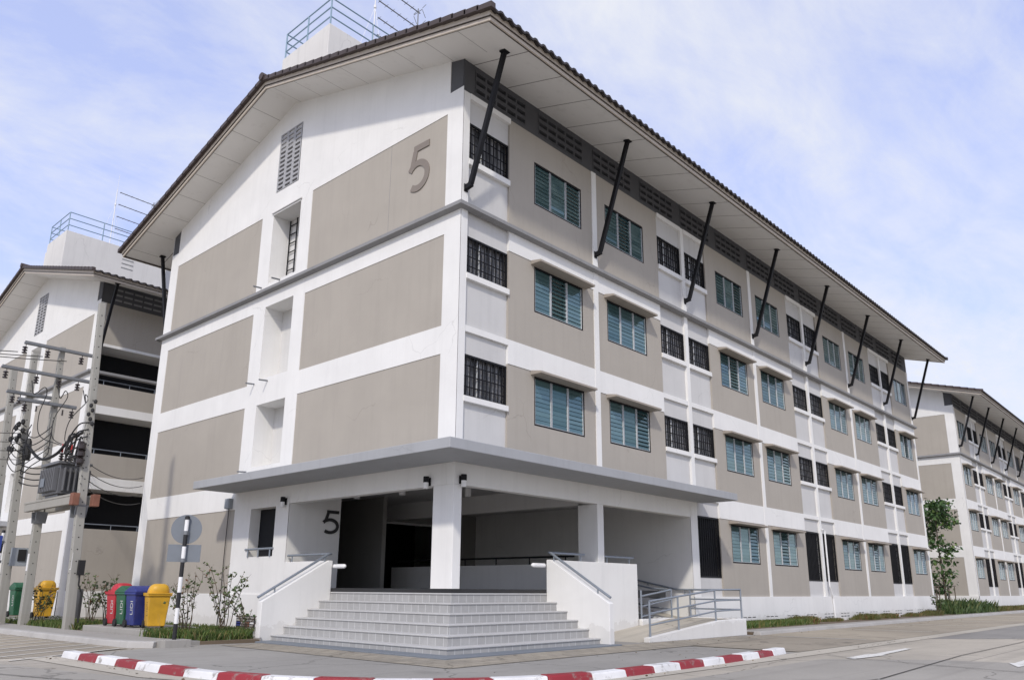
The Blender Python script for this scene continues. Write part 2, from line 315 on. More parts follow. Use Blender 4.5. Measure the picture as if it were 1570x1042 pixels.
# ------------------------------------------------------------------ mesh builder
class MB:
    def __init__(s, warp=None): s.V = []; s.F = []; s.M = []; s.warp = warp
    def face(s, pts, m=0):
        i = len(s.V); s.V += [tuple(p) for p in pts]; s.F.append(tuple(range(i, i+len(pts)))); s.M.append(m)
    def mesh(s, V, F, m=0):
        i = len(s.V); s.V += [tuple(p) for p in V]
        for f in F: s.F.append(tuple(i+k for k in f)); s.M.append(m)
    def box(s, x0, x1, y0, y1, z0, z1, m=0):
        V = [(x, y, z) for z in (z0, z1) for y in (y0, y1) for x in (x0, x1)]
        s.mesh(V, [(0, 2, 3, 1), (4, 5, 7, 6), (0, 1, 5, 4), (2, 6, 7, 3), (0, 4, 6, 2), (1, 3, 7, 5)], m)
    def prism(s, poly, axis, a, b, m=0, mtop=None):
        def P(p, t):
            return (t, p[0], p[1]) if axis == 'x' else (p[0], t, p[1]) if axis == 'y' else (p[0], p[1], t)
        n = len(poly); V = [P(p, a) for p in poly]+[P(p, b) for p in poly]
        s.mesh(V, [tuple(range(n))[::-1]], m); i = len(s.V)-2*n
        s.F.append(tuple(range(i+n, i+2*n))); s.M.append(m if mtop is None else mtop)
        for k in range(n):
            j = (k+1) % n; s.F.append((i+k, i+j, i+n+j, i+n+k)); s.M.append(m)
    def beam(s, p, q, w, h, m=0, up=(0, 0, 1)):
        p = Vector(p); q = Vector(q); d = (q-p).normalized(); u = Vector(up)
        if abs(d.dot(u)) > 0.99: u = Vector((1, 0, 0))
        a = d.cross(u).normalized()*w/2; b = a.cross(d).normalized()*h/2
        V = [p-a-b, p+a-b, p+a+b, p-a+b, q-a-b, q+a-b, q+a+b, q-a+b]
        s.mesh(V, [(3, 2, 1, 0), (4, 5, 6, 7), (0, 1, 5, 4), (1, 2, 6, 5), (2, 3, 7, 6), (3, 0, 4, 7)], m)
    def tube(s, pts, r, n=8, m=0, r1=None, cap=True):
        pts = [Vector(p) for p in pts]; K = len(pts); V = []; F = []
        prev = None
        for i, p in enumerate(pts):
            t = (pts[min(i+1, K-1)]-pts[max(i-1, 0)]).normalized()
            if prev is None:
                u = Vector((0, 0, 1)) if abs(t.z) < 0.9 else Vector((1, 0, 0)); a = t.cross(u).normalized()
            else: a = (prev-t*prev.dot(t)).normalized()
            prev = a; b = t.cross(a); rr = r if r1 is None else r+(r1-r)*i/(K-1)
            for k in range(n):
                w = 2*pi*k/n; V.append(p+a*rr*cos(w)+b*rr*sin(w))
        for i in range(K-1):
            for k in range(n):
                j = (k+1) % n; F.append((i*n+k, i*n+j, (i+1)*n+j, (i+1)*n+k))
        if cap: F.append(tuple(range(n))[::-1]); F.append(tuple(range((K-1)*n, K*n)))
        s.mesh(V, F, m)
    def lathe(s, prof, c=(0, 0, 0), n=16, m=0, axis='z'):
        V = []; F = []
        for (r, z) in prof:
            for k in range(n):
                w = 2*pi*k/n
                p = (r*cos(w), r*sin(w), z) if axis == 'z' else (z, r*cos(w), r*sin(w)) if axis == 'x' else (r*cos(w), z, r*sin(w))
                V.append((p[0]+c[0], p[1]+c[1], p[2]+c[2]))
        for i in range(len(prof)-1):
            for k in range(n):
                j = (k+1) % n; F.append((i*n+k, i*n+j, (i+1)*n+j, (i+1)*n+k))
        F.append(tuple(range(n))[::-1]); F.append(tuple(range((len(prof)-1)*n, len(prof)*n)))
        s.mesh(V, F, m)
    def hf(s, us, zs, fn, P):
        """stepped wall face: every cell of the grid stands at its own depth; reveals close the steps"""
        us = sorted(set(round(u, 4) for u in us)); zs = sorted(set(round(z, 4) for z in zs))
        nu, nz = len(us)-1, len(zs)-1
        G = [[fn((us[i]+us[i+1])/2, (zs[j]+zs[j+1])/2) for j in range(nz)] for i in range(nu)]
        for i in range(nu):
            for j in range(nz):
                g = G[i][j]
                if g is None: continue
                d, m = g[0], g[1]
                if m is not None:
                    s.face([P(us[i], d, zs[j]), P(us[i+1], d, zs[j]), P(us[i+1], d, zs[j+1]), P(us[i], d, zs[j+1])], m)
        def side(a, b, p, q):
            if a is None or b is None or abs(a[0]-b[0]) < 1e-6: return
            lo, hi = (a, b) if a[0] < b[0] else (b, a)
            mm = lo[2] if len(lo) > 2 else lo[1]
            if mm is None: return
            s.face([P(p[0], lo[0], p[1]), P(q[0], lo[0], q[1]), P(q[0], hi[0], q[1]), P(p[0], hi[0], p[1])], mm)
        for i in range(nu):
            for j in range(nz):
                if i+1 < nu: side(G[i][j], G[i+1][j], (us[i+1], zs[j]), (us[i+1], zs[j+1]))
                if j+1 < nz: side(G[i][j], G[i][j+1], (us[i], zs[j+1]), (us[i+1], zs[j+1]))
    def build(s, name, mats, parent=None, smooth=False, loc=None, bevel=0.0, kind=None):
        if isinstance(mats, str): mats = [mats]
        V = [s.warp(*p) for p in s.V] if s.warp else s.V
        me = bpy.data.meshes.new(name); me.from_pydata([tuple(v) for v in V], [], s.F)
        for mm in mats: me.materials.append(MATS[mm])
        me.polygons.foreach_set('material_index', s.M)
        if smooth: me.polygons.foreach_set('use_smooth', [True]*len(s.F))
        bm = bmesh.new(); bm.from_mesh(me)
        if smooth or bevel: bmesh.ops.recalc_face_normals(bm, faces=bm.faces)
        uv = bm.loops.layers.uv.new('UVMap')
        for f in bm.faces:
            n = f.normal; ax = max(range(3), key=lambda k: abs(n[k]))
            for l in f.loops:
                c = l.vert.co
                l[uv].uv = (c.y, c.z) if ax == 0 else (c.x, c.z) if ax == 1 else (c.x, c.y)
        bm.to_mesh(me); bm.free(); me.update()
        o = bpy.data.objects.new(name, me); COL.objects.link(o)
        if parent: o.parent = parent
        if loc: o.location = loc
        if bevel:
            md = o.modifiers.new('bevel', 'BEVEL'); md.width = bevel; md.segments = 2; md.limit_method = 'ANGLE'
        if smooth:
            try: me.set_sharp_from_angle(angle=radians(40))
            except Exception: pass
        if kind: o['kind'] = kind
        return o

def tag(o, label=None, cat=None, group=None, kind=None):
    if label: o['label'] = label
    if cat: o['category'] = cat
    if group: o['group'] = group
    if kind: o['kind'] = kind
    return o
def thing(name, label, cat, loc=(0, 0, 0), rz=0.0, group=None):
    o = bpy.data.objects.new(name, None); COL.objects.link(o); o.location = loc; o.rotation_euler = (0, 0, rz)
    o.empty_display_size = 0.3
    return tag(o, label, cat, group)
def kids(o): return [c for c in bpy.data.objects if c.parent == o]
def copy_tree(o, parent=None, loc=None):
    c = o.copy(); COL.objects.link(c); c.parent = parent
    if loc is not None: c.location = loc
    for k in kids(o): copy_tree(k, c)
    return c
def text_part(body, name, size, mat, parent, M, extrude=0.004):
    cu = bpy.data.curves.new('lettering', 'FONT'); cu.body = body; cu.size = size; cu.extrude = extrude; cu.align_x = 'CENTER'; cu.align_y = 'CENTER'
    t = bpy.data.objects.new('lettering_source', cu); COL.objects.link(t)
    bpy.context.view_layer.update()
    me = bpy.data.meshes.new_from_object(t.evaluated_get(bpy.context.evaluated_depsgraph_get()))
    bpy.data.objects.remove(t); bpy.data.curves.remove(cu)
    me.name = name; me.transform(M); me.materials.clear(); me.materials.append(MATS[mat])
    o = bpy.data.objects.new(name, me); COL.objects.link(o); o.parent = parent
    return o
def stroke(mb, path, w, P, d0, d1, m=0):
    """thick flat stroke along a 2-D path (butt ends), mapped by P(u, depth, z)"""
    pts = [Vector((p[0], p[1])) for p in path]; n = len(pts); A = []; B = []
    for i in range(n):
        t0 = (pts[i]-pts[i-1]).normalized() if i else (pts[1]-pts[0]).normalized()
        t1 = (pts[i+1]-pts[i]).normalized() if i < n-1 else t0
        t = (t0+t1).normalized(); nn = Vector((-t.y, t.x)); k = 1/max(0.5, nn.dot(Vector((-t0.y, t0.x))))
        A.append(pts[i]+nn*w/2*k); B.append(pts[i]-nn*w/2*k)
    for i in range(n-1):
        q = [A[i], A[i+1], B[i+1], B[i]]
        V = [P(c.x, d0, c.y) for c in q]+[P(c.x, d1, c.y) for c in q]
        mb.mesh(V, [(0, 1, 2, 3), (7, 6, 5, 4), (0, 4, 5, 1), (2, 6, 7, 3), (1, 5, 6, 2), (3, 7, 4, 0)], m)
def digit5(mb, u0, u1, z0, z1, P, d0, d1, w, m=0):
    W = u1-u0; H = z1-z0
    q = (d1-d0)*.03
    stroke(mb, [(u1-0.04*W, z1-w/2), (u0+0.22*W, z1-w/2)], w, P, d0, d1, m)
    stroke(mb, [(u0+0.30*W, z1-w*0.9), (u0+0.16*W, z0+0.55*H)], w*0.95, P, d0+q, d1+q, m)
    c = (u0+0.44*W, z0+0.335*H); ra, rb = 0.56*W-w/2, 0.335*H-w/2
    a0, a1 = 148, -128
    path = []
    for k in range(29):
        a = radians(a0+(a1-a0)*k/28); path.append((c[0]+ra*cos(a), c[1]+rb*sin(a)))
    stroke(mb, path, w, P, d0+2*q, d1+2*q, m)

# ------------------------------------------------------------------ setting: ground, road, paving
def sheet(name, poly, z, mat, kind='structure'):
    mb = MB(); mb.face([(x, y, z) for x, y in poly], 0); o = mb.build(name, mat); o['kind'] = kind; return o
sheet('ground', [(-300, -300), (400, -300), (400, 400), (-300, 400)], -0.006, 'ground_concrete')
sheet('road', [(-60, -60), (140, -60), (140, -5.6), (4.4, -5.6), (-2.6, -5.6), (-6.0, -2.5), (-6.35, -1.0), (-6.4, 60), (-60, 60)], 0.0, 'road_concrete')
sheet('asphalt_patch', [(11.9, -5.95), (80, -5.75), (80, -9.3), (14.2, -8.05), (12.6, -6.8)], 0.004, 'asphalt')
sheet('asphalt_patch', [(3.2, -6.5), (4.6, -8.1), (5.2, -10.5), (-2, -14), (-14, -12), (-11, 3.2), (-7.6, 2.6), (-7.0, -0.6), (-6.2, -3.6), (-3.2, -6.45)], 0.004, 'asphalt_light')
sheet('pavement', [(4.4, -5.6), (-2.6, -5.6), (-6.0, -2.5), (-6.4, -1.0), (-6.4, 3.4), (-4.3, 4.1), (-3.4, 7.0), (0, 7.0), (0, 0), (10, 0), (10, -2.05), (4.4, -2.6)], 0.002, 'pavement_concrete')
sheet('paving_stones', [(-3.0, 3.9), (-3.0, -3.15), (9.0, -3.05), (9.0, -1.9), (3.4, -1.9), (3.4, -2.02), (-2.02, -2.02), (-2.02, 3.9)], 0.010, 'paver')
sheet('parking_lane', [(4.6, -5.5), (4.6, -2.65), (9.3, -2.1), (60, -2.0), (60, -5.25)], 0.006, 'parking_concrete')
sheet('gutter', [(-2.6, -6.0), (4.6, -6.05), (60, -5.65), (60, -5.25), (4.6, -5.55), (-2.6, -5.72)], 0.008, 'gutter_concrete')
sheet('gutter', [(-6.95, 3.3), (-6.85, -1.1), (-6.35, -2.8), (-4.6, -4.95), (-2.6, -6.0), (-2.6, -5.72), (-4.3, -4.75), (-6.1, -2.7), (-6.5, -1.05), (-6.5, 3.3)], 0.008, 'gutter_concrete')
sheet('parking_lane', [(-6.4, 3.4), (-4.75, 4.3), (-4.75, 60), (-9, 60), (-9, 3.2)], 0.006, 'parking_concrete')
# painted road markings
def marking(poly, worn=False, z=0.012):
    return sheet('road_marking', poly, z, 'road_paint_worn' if worn else 'road_paint')
marking([(3.55, -6.95), (5.0, -7.06), (5.0, -6.98), (7.3, -6.86), (7.3, -6.72), (5.0, -6.78), (5.0, -6.70), (3.7, -6.74)])
marking([(3.9, -9.45), (4.75, -9.15), (4.75, -9.24), (7.2, -9.24), (7.2, -9.36), (4.75, -9.38), (4.75, -9.5)])
for x0, x1 in ((9.7, 9.95), (15.7, 15.9), (21.8, 22.0), (27.7, 27.9), (33.6, 33.8)):
    marking([(x0, -2.75), (x0+0.1, -2.75), (x1+0.1, -5.0), (x1, -5.0)], True)
for k in range(11):
    y = 4.3+k*0.82
    marking([(-7.3, y-1.6), (-7.3, y-1.5), (-4.9, y+0.1), (-4.9, y)], True)

# open joints between the road slabs
for q in ([(.3, -8.42), (6, -8.12), (11.6, -8.1), (30, -8.0)], [(4.2, -6.2), (3.7, -6.9), (3.0, -9.5), (2.2, -14)], [(-8.6, 2.6), (-7.6, -1.0), (-6.4, -4.6), (-3.6, -8.0), (.3, -8.4)]):
    mbj = MB()
    for (xa, ya), (xb, yb) in zip(q, q[1:]):
        L_ = sqrt((xb-xa)**2+(yb-ya)**2); nx, ny = -(yb-ya)/L_*.013, (xb-xa)/L_*.013
        mbj.face([(xa-nx, ya-ny, 0.014), (xb-nx, yb-ny, 0.014), (xb+nx, yb+ny, 0.014), (xa+nx, ya+ny, 0.014)])
    mbj.build('road_joint', 'joint_tar', kind='structure')
# left kerb and verge
def path_prism(mb, path, w0, w1, z0, z1, m=0):
    """kerb of rectangular section with a sloped shoulder along a plan path"""
    pts = [Vector((p[0], p[1], 0)) for p in path]; n = len(pts); rows = []
    for i in range(n):
        t = (pts[min(i+1, n-1)]-pts[max(i-1, 0)]).normalized(); nn = Vector((-t.y, t.x, 0))
        a, b = pts[i]+nn*w0, pts[i]-nn*w0; a1, b1 = pts[i]+nn*w1, pts[i]-nn*w1
        rows.append([(a.x, a.y, z0), (a1.x, a1.y, z1), (b1.x, b1.y, z1), (b.x, b.y, z0)])
    V = [p for r in rows for p in r]; F = []
    for i in range(n-1):
        for k in range(3): F.append((4*i+k, 4*i+k+1, 4*(i+1)+k+1, 4*(i+1)+k))
    F.append((0, 1, 2, 3)); F.append((4*n-1, 4*n-2, 4*n-3, 4*n-4)); mb.mesh(V, F, m)
mb = MB(); path_prism(mb, [(-4.2, 4.25), (-4.5, 4.7), (-4.65, 5.6), (-4.72, 8), (-4.8, 12), (-4.85, 60)], 0.14, 0.11, -0.01, 0.12)
mb.build('kerb', 'kerb_concrete', kind='structure', bevel=0.02)
mb = MB(); mb.prism([(-4.15, 4.25), (-4.45, 4.75), (-4.52, 5.6), (-4.6, 8), (-4.7, 12), (-4.73, 60), (-3.6, 60), (-3.5, 10), (-3.45, 6.0), (-3.2, 4.4)], 'z', -0.02, 0.085)
mb.build('footpath', 'slab_concrete', kind='structure')
mb = MB(); mb.prism([(-3.2, 4.4), (-3.45, 6.0), (-3.5, 10), (-3.6, 60), (-0.02, 60), (-0.02, 6.9), (-1.3, 6.75), (-1.9, 4.2)], 'z', -0.02, 0.07)
mb.build('verge_soil', 'soil', kind='structure')
mb = MB(); mb.prism([(-1.9, 4.15), (-1.3, 6.75), (-0.02, 6.9), (-0.02, 4.6), (-1.85, 4.6)], 'z', -0.02, 0.10)
mb.build('footpath', 'slab_concrete', kind='structure')
# right verge
mb = MB(); path_prism(mb, [(9.95, -2.05), (14.7, -1.88), (30, -1.7), (60, -1.5)], 0.12, 0.10, -0.01, 0.10)
mb.build('kerb', 'kerb_concrete', kind='structure', bevel=0.02)
mb = MB(); mb.prism([(9.95, -1.93), (60, -1.42), (60, 0.0), (46, -0.02), (46, 16), (36, 16), (36, -0.02), (9.95, -0.02)], 'z', -0.02, 0.08)
mb.build('verge_soil', 'soil', kind='structure')
mb = MB(); mb.prism([(9.97, -1.90), (60, -1.40), (60, -0.85), (9.97, -1.3)], 'z', -0.02, 0.092)
mb.build('footpath', 'slab_concrete', kind='structure')

# red and white kerb round the corner
def red_white_kerb():
    t = thing('painted_kerb', 'low curved kerb painted in red and white blocks in front of the entrance steps', 'kerb', (-4.5, -3.9, 0))
    path = []
    for k in range(9): path.append((-6.28, 3.05-k*(3.55/8)))
    R = 4.7; cx, cy = -6.28+R, -5.58+R+0.0
    y0 = -0.5
    # quarter bend between the straight along y and the straight along x
    path = [(-6.28, 3.05), (-6.28, 2.0), (-6.28, 1.0), (-6.28, 0.0), (-6.27, -0.7)]
    for k in range(1, 16):
        a = pi + (pi/2)*k/16; path.append((-2.4+3.88*cos(a), -1.2+4.4*sin(a)))
    path += [(-2.2, -5.61), (-1, -5.61), (0.2, -5.61), (1.4, -5.57), (2.6, -5.5), (3.4, -5.42), (3.95, -5.36)]
    # resample to equal blocks
    L = [0]
    for a, b in zip(path, path[1:]): L.append(L[-1]+sqrt((a[0]-b[0])**2+(a[1]-b[1])**2))
    def at(s):
        for i in range(len(path)-1):
            if s <= L[i+1] or i == len(path)-2:
                f = (s-L[i])/(L[i+1]-L[i]); return (path[i][0]+f*(path[i+1][0]-path[i][0]), path[i][1]+f*(path[i+1][1]-path[i][1]))
    nb = 23; bl = L[-1]/nb
    for k in range(nb):
        mb = MB(); pts = [at(k*bl+bl*j/4) for j in range(5)]
        pts = [(p[0]+4.5, p[1]+3.9) for p in pts]
        h = 0.108+random.uniform(-0.008, 0.008)
        path_prism(mb, pts, 0.13, 0.10, 0.0, h)
        mb.build('kerb_block', 'kerb_white' if k % 2 == 0 else 'kerb_red', t, bevel=0.018)
red_white_kerb()

# ------------------------------------------------------------------ apartment buildings
XL = 35.95
def warp_main(x, y, z):
    return (x, y, z + max(0.0, z-1.1)*0.019*min(max(x, 0), 40)/36.0)
def ident(x, y, z): return (x, y, z)

SEG = [(0, .22, 'P'), (.22, 1.72, 'R'), (1.72, 5.32, 'A', 2.72), (5.32, 5.54, 'T'), (5.54, 8.93, 'A', 5.99), (8.93, 10.43, 'R'), (10.43, 10.63, 'T'), (10.63, 12.13, 'R')]
for k in (0, 1):
    o_ = 10.2*k
    SEG += [(12.13+o_, 15.52+o_, 'A', 12.89+o_), (15.52+o_, 15.74+o_, 'T'), (15.74+o_, 19.13+o_, 'A', 16.16+o_), (19.13+o_, 20.63+o_, 'R'), (20.63+o_, 20.83+o_, 'T'), (20.83+o_, 22.33+o_, 'R')]
SEG += [(32.53, 35.73, 'A', 33.2), (35.73, 35.95, 'P')]
SEGM = [(XL-s[1], XL-s[0], s[2])+((XL-s[3]-2.1,) if s[2] == 'A' else ()) for s in SEG][::-1]
WINZ = {1: 2.09, 2: 5.14, 3: 8.13, 4: 11.19}; WH = 1.27; WW = 2.10
RWIN = {1: (1.60, 3.50), 2: (5.45, 6.46), 3: (8.44, 9.42), 4: (11.45, 12.50)}
PANEL = {1: (1.02, 3.50), 2: (4.14, 6.52), 3: (7.14, 9.50), 4: (10.05, 13.27)}
ZB = [0, 1.02, 1.60, 3.50, 3.99, 4.14, 5.32, 5.45, 6.46, 6.52, 6.99, 7.14, 8.30, 8.44, 9.42, 9.50, 10.05, 11.30, 11.45, 12.50, 13.12, 13.27, 14.30]
WALLM = ['white_paint', 'brown_paint', 'light_grey_paint', 'dark_grey_paint', 'dark_void', 'interior_white']

def facade_fn(seg, entrance):
    def fn(u, z):
        s = next((q for q in seg if q[0] <= u <= q[1]), seg[-1])
        if entrance and u < 10.2 and z < 4.14: return None
        if z > 13.27:
            k = (u-.36)/2.55
            return (0.17, 4, 3) if 13.405 < z < 14.075 and (k-floor(k))*2.55 < 2.02 and u > .42 and u < 35.4 else (0.03, 3)
        if z < 1.02: return (-0.02, 0)
        ty = s[2]
        if entrance and z < 3.99 and 10.2 < u < 10.63: return (0, 0)
        if ty in 'PT': return (-0.012, 0)
        if ty == 'A':
            for l, (a, b) in PANEL.items():
                if a < z < b:
                    wz = WINZ[l]
                    if s[3] < u < s[3]+WW and wz < z < wz+WH: return (0.11, 4)
                    return (0.015, 1)
            return (0, 0)
        # recess bay
        if 3.99 < z < 4.14 or 6.99 < z < 7.14: return (0, 0)
        if 5.32 < z < 5.45 or 8.30 < z < 8.44 or 11.30 < z < 11.45 or 13.12 < z < 13.27: return (-0.03, 0)
        for l, (a, b) in RWIN.items():
            if a < z < b: return (0.20, 4, 0)
        return (0.07, 2, 0)
    us = [q for s in seg for q in s[:2]]+[q for s in seg if s[2] == 'A' for q in (s[3], s[3]+WW)]+([10.2] if entrance else [])+[.42]+[.36+2.55*k for k in range(1, 14)]+[2.38+2.55*k for k in range(14)]
    zs = ZB+[13.405, 14.075]+[WINZ[l] for l in WINZ]+[WINZ[l]+WH for l in WINZ]
    return us, zs, fn

def window_proto(tilts=(7, 7, 7), curtain=0):
    f = MB(); W, H = WW, WH
    for (a, b, c, d) in ((0, W, 0, .05), (0, W, H-.05, H), (0, .05, .05, H-.05), (W-.05, W, .05, H-.05)): f.box(a, b, -.006, .07, c, d, 0)
    f.box(.04, W-.04, .085, .10, .04, H-.04, 1)
    for k in (1, 2):
        x = .04+k*(W-.08-0.10)/3+(k-1)*.05; f.box(x+.0135, x+.0365, .0, .06, .05, H-.05, 0)
    if curtain:
        x = .06
        while x < (W-.1)*(.62 if curtain == 1 else 1.0): f.box(x, x+.05, .068+.012*sin(x*37), .082, .06, H-.05, 2); x += .052
    o = f.build('window', ['window_frame_black', 'dark_void', 'curtain']); pw = (W-.08-0.10)/3
    m = MB()
    for k in (1, 2):
        x = .04+k*pw+(k-1)*.05; m.box(x, x+.013, -0.004, .06, .05, H-.05, 0); m.box(x+.037, x+.05, -0.004, .06, .05, H-.05, 0)
    m.box(.05, .060, -.003, .05, .05, H-.05, 0); m.box(W-.060, W-.05, -.003, .05, .05, H-.05, 0); m.box(.064, W-.064, -.002, .05, .05, .06, 0)
    m.build('mullion', 'window_mullion', o)
    for k in range(3):
        g = MB(); x0 = .062+k*(pw+.05); n = 10; h = (H-.11)/n
        for j in range(n):
            z0 = .06+j*h; tl = radians(tilts[k]+random.uniform(-3.0, 3.0)); yb = .022
            hh = h*1.10; p0 = (yb-.5*hh*sin(tl), z0); p1 = (yb+.5*hh*sin(tl), z0+hh*cos(tl))
            g.prism([(p0[0], p0[1]), (p0[0]+.006, p0[1]+.001), (p1[0]+.006, p1[1]+.001), (p1[0], p1[1])], 'x', x0, x0+pw-.03)
        g.build('louvre_pane', 'louvre_glass', o)
    return o
def barred_proto(w, h, dark, name):
    b = MB(); b.box(0, w, 0.10, 0.12, 0, h, 0)
    o = b.build(name, 'dark_void' if dark else 'frosted_glass')
    g = MB()
    for (a, c, d, e) in ((0, w, 0, .05), (0, w, h-.05, h), (0, .05, .05, h-.05), (w-.05, w, .05, h-.05)): g.box(a, c, -.02, .03, d, e)
    n = 11
    for k in range(1, n): 
        x = w*k/n; g.box(x-.011, x+.011, -.012, .012, .05, h-.05)
    for k in range(1, 4 if not dark else 6):
        z = h*k/(4 if not dark else 6); g.box(.05, w-.05, .0125, .03, z-.012, z+.012)
    g.build('grille', 'black_metal', o)
    if not dark:
        fr = MB()
        x = w*0.37; fr.box(x, x+.06, .05, .09, .05, h-.05, 0); fr.build('casement_stile', 'window_mullion', o)
    return o
def awning_proto():
    a = MB(); W = WW+.28
    a.prism([(0.02, 0), (0.02, .12), (-.33, .06), (-.33, 0.0)], 'x', 0, W)
    return a.build('window_hood', 'awning_paint', bevel=0.01)
PROTO_W = PROTO_B = None; WSEQ = (0, 4, 2, 0, 3, 4, 0, 2, 4, 3, 0)

def make_building(name, label, loc, seg, warp, entrance, uscale=1.0, winmax=99, facade='windows', front=True):
    global PROTO_W, PROTO_B
    T = thing(name, label, 'building', loc)
    us, zs, fn = facade_fn(seg, entrance)
    F = lambda u, d, z: (u*uscale, d, z)
    LX = XL*uscale
    if facade == 'windows':
        mb = MB(warp); mb.hf(us, zs, fn, F); mb.build('facade_wall', WALLM, T)
    else:
        mb = MB(warp)
        op = [(9.62, 11.30), (6.63, 8.34), (3.51, 5.14)]; br = [(11.42, 13.27), (8.70, 9.62), (5.65, 6.63), (1.02, 3.51)]
        def f2(u, z):
            if z > 13.27: return (0.03, 3)
            if u < 0.25: return (0, 0)
            for a, b in op:
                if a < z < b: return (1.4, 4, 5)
            for a, b in br:
                if a < z < b: return (0.015, 1)
            return (-0.02, 0)
        mb.hf([0, .25, 5.2, 5.45, 10.4, 10.65, 20, LX], [0, 1.02, 3.51, 5.14, 5.65, 6.63, 8.34, 8.70, 9.62, 11.30, 11.42, 13.27, 14.3], lambda u, z: (0, 0) if (5.2 < u < 5.45 or 10.4 < u < 10.65) and 1.02 < z < 13.27 else f2(u, z), F)
        mb.build('corridor_wall', WALLM, T)
        for z in (9.62, 6.63, 3.51):
            r = MB(); r.tube([(0.25, .08, z+.20), (5.2, .08, z+.20)], .022, 6); 
            for k in range(5): r.tube([(.6+k*1.1, .08, z-.01), (.6+k*1.1, .08, z+.20)], .016, 6)
            r.build('corridor_rail', 'rail_grey', T)
    # ---- gable wall (plane x = 0)
    G = lambda u, d, z: (d, u, z)
    gp = {4: (10.10, 12.83), 3: (7.18, 9.52), 2: (4.14, 6.49), 1: (1.02, 3.42)}
    so = {4: (10.37, 12.76), 3: (7.27, 9.60), 2: (4.60, 6.48)}
    def gf(u, z):
        if entrance and u < 6.45 and z < 4.14: return None
        if entrance and 7.1 < u < 8.42 and 2.03 < z < 3.38: return (.32, None)
        if z > 13.4 and (u < 0.5 or u > 15.35): return (0.02, 3)
        if z < 1.02: return (-0.03 if u < 9.5 else -0.0, 0)
        for l, (a, b) in gp.items():
            if a < z < b:
                if 0.57 < u < 6.5 and not (entrance and l == 1): return (0.015, 1)
                if 9.33 < u < 15.25: return (0.015, 1)
        for l, (a, b) in so.items():
            if a < z < b and 7.1 < u < 8.65: return (.62, 5 if l < 9 else 2, 0)
        return (0, 0)
    mb = MB(warp)
    mb.hf([0, .5, .57, 6.45, 6.5, 7.1, 8.42, 8.65, 9.33, 9.5, 15.25, 15.35, 15.85], [0, 1.02, 2.03, 3.38, 3.42, 4.14, 4.6, 6.48, 6.49, 7.18, 7.27, 9.52, 9.60, 10.10, 10.37, 12.76, 12.83, 13.0, 13.4], gf, G)
    zs_ = lambda y: 14.18+0.29*y if y <= 7.925 else 14.18+0.29*(15.85-y)
    va, vb, vc, vd = 7.36, 8.62, 13.5, 15.58
    def zt_(y): return zs_(y)+.05
    for poly in ([(0.5, 13.4), (va, 13.4), (va, zt_(va)), (.5, zt_(.5))], [(vb, 13.4), (15.35, 13.4), (15.35, zt_(15.35)), (vb, zt_(vb))],
                 [(va, 13.4), (vb, 13.4), (vb, vc), (va, vc)], [(va, vd), (vb, vd), (vb, zt_(vb)), (7.925, zt_(7.925)), (va, zt_(va))]):
        mb.face([(0, y, z) for y, z in poly], 0)
    mb.face([(.22, va-.1, vc-.1), (.22, vb+.1, vc-.1), (.22, vb+.1, vd+.1), (.22, va-.1, vd+.1)], 4)
    for y0, y1 in ((0.0, .5), (15.35, 15.85)):
        mb.face([(0.02, y0, 13.4), (0.02, y1, 13.4), (0.02, y1, zs_(y1)+.05), (0.02, y0, zs_(y0)+.05)], 3)
        yy = .5 if y0 == 0 else 15.35; mb.face([(0, yy, 13.4), (.02, yy, 13.4), (.02, yy, zs_(yy)+.05), (0, yy, zs_(yy)+.05)], 0)
    # rear and far end
    mb.face([(0, 15.85, 0), (LX, 15.85, 0), (LX, 15.85, 14.3), (0, 15.85, 14.3)], 0)
    mb.face([(LX, 0, 0), (LX, 15.85, 0), (LX, 15.85, 14.3), (LX, 7.925, 16.4), (LX, 0, 14.3)], 0)
    mb.build('gable_wall', WALLM, T)
    if entrance:   # fine joint in the rendered gable panels
        j = MB(warp); j.box(-.002+.014, .016, 2.78, 2.79, 10.18, 12.83); j.build('render_joint', 'ledge_grey_paint', T)
    # ---- gable vent: pierced block screen
    v = MB(warp); y0, y1, z0, z1 = 7.365, 8.615, 13.505, 15.575; nr, nc = 13, 3
    cw = (y1-y0)/nc; rh = (z1-z0)/nr; ys = []; zz = []
    for c in range(nc): ys += [y0+c*cw, y0+c*cw+.06, y0+(c+1)*cw-.06]
    for r in range(nr): zz += [z0+r*rh, z0+r*rh+.035, z0+(r+1)*rh-.035]
    def vf(u, z):
        a = ((u-y0) % cw); b = ((z-z0) % rh)
        return (0.10, 1) if .06 < a < cw-.06 and .035 < b < rh-.035 else (-.012, 0)
    v.hf(ys+[y1], zz+[z1], vf, G); v.build('gable_vent', ['vent_grey', 'dark_void'], T)
    # ---- ledge round the building below the top storey
    l = MB(warp)
    pr = [(0, 10.02), (.17, 10.05), (.17, 10.14), (0, 10.20)]
    for (o1, z1), (o2, z2) in zip(pr, pr[1:]):
        l.face([(-o1, -o1, z1), (LX+.12, -o1, z1), (LX+.12, -o2, z2), (-o2, -o2, z2)])
        l.face([(-o1, -o1, z1), (-o2, -o2, z2), (-o2, 16.05, z2), (-o1, 16.05, z1)])
    l.face([(LX+.12, -o, z) for o, z in pr]); l.face([(-o, 16.05, z) for o, z in pr]); l.face([(-.0, 15.85, 10.02), (-.17, 15.85, 10.05), (-.17, 16.05, 10.05), (0, 16.05, 10.02)])
    l.build('ledge', 'ledge_grey_paint', T)
    # ---- roof: soffit, fascia, tiles
    XR0, XR1 = -1.1, LX+0.45
    def zsf(y): return zs_(y)
    s = MB(warp); t_ = 0.05
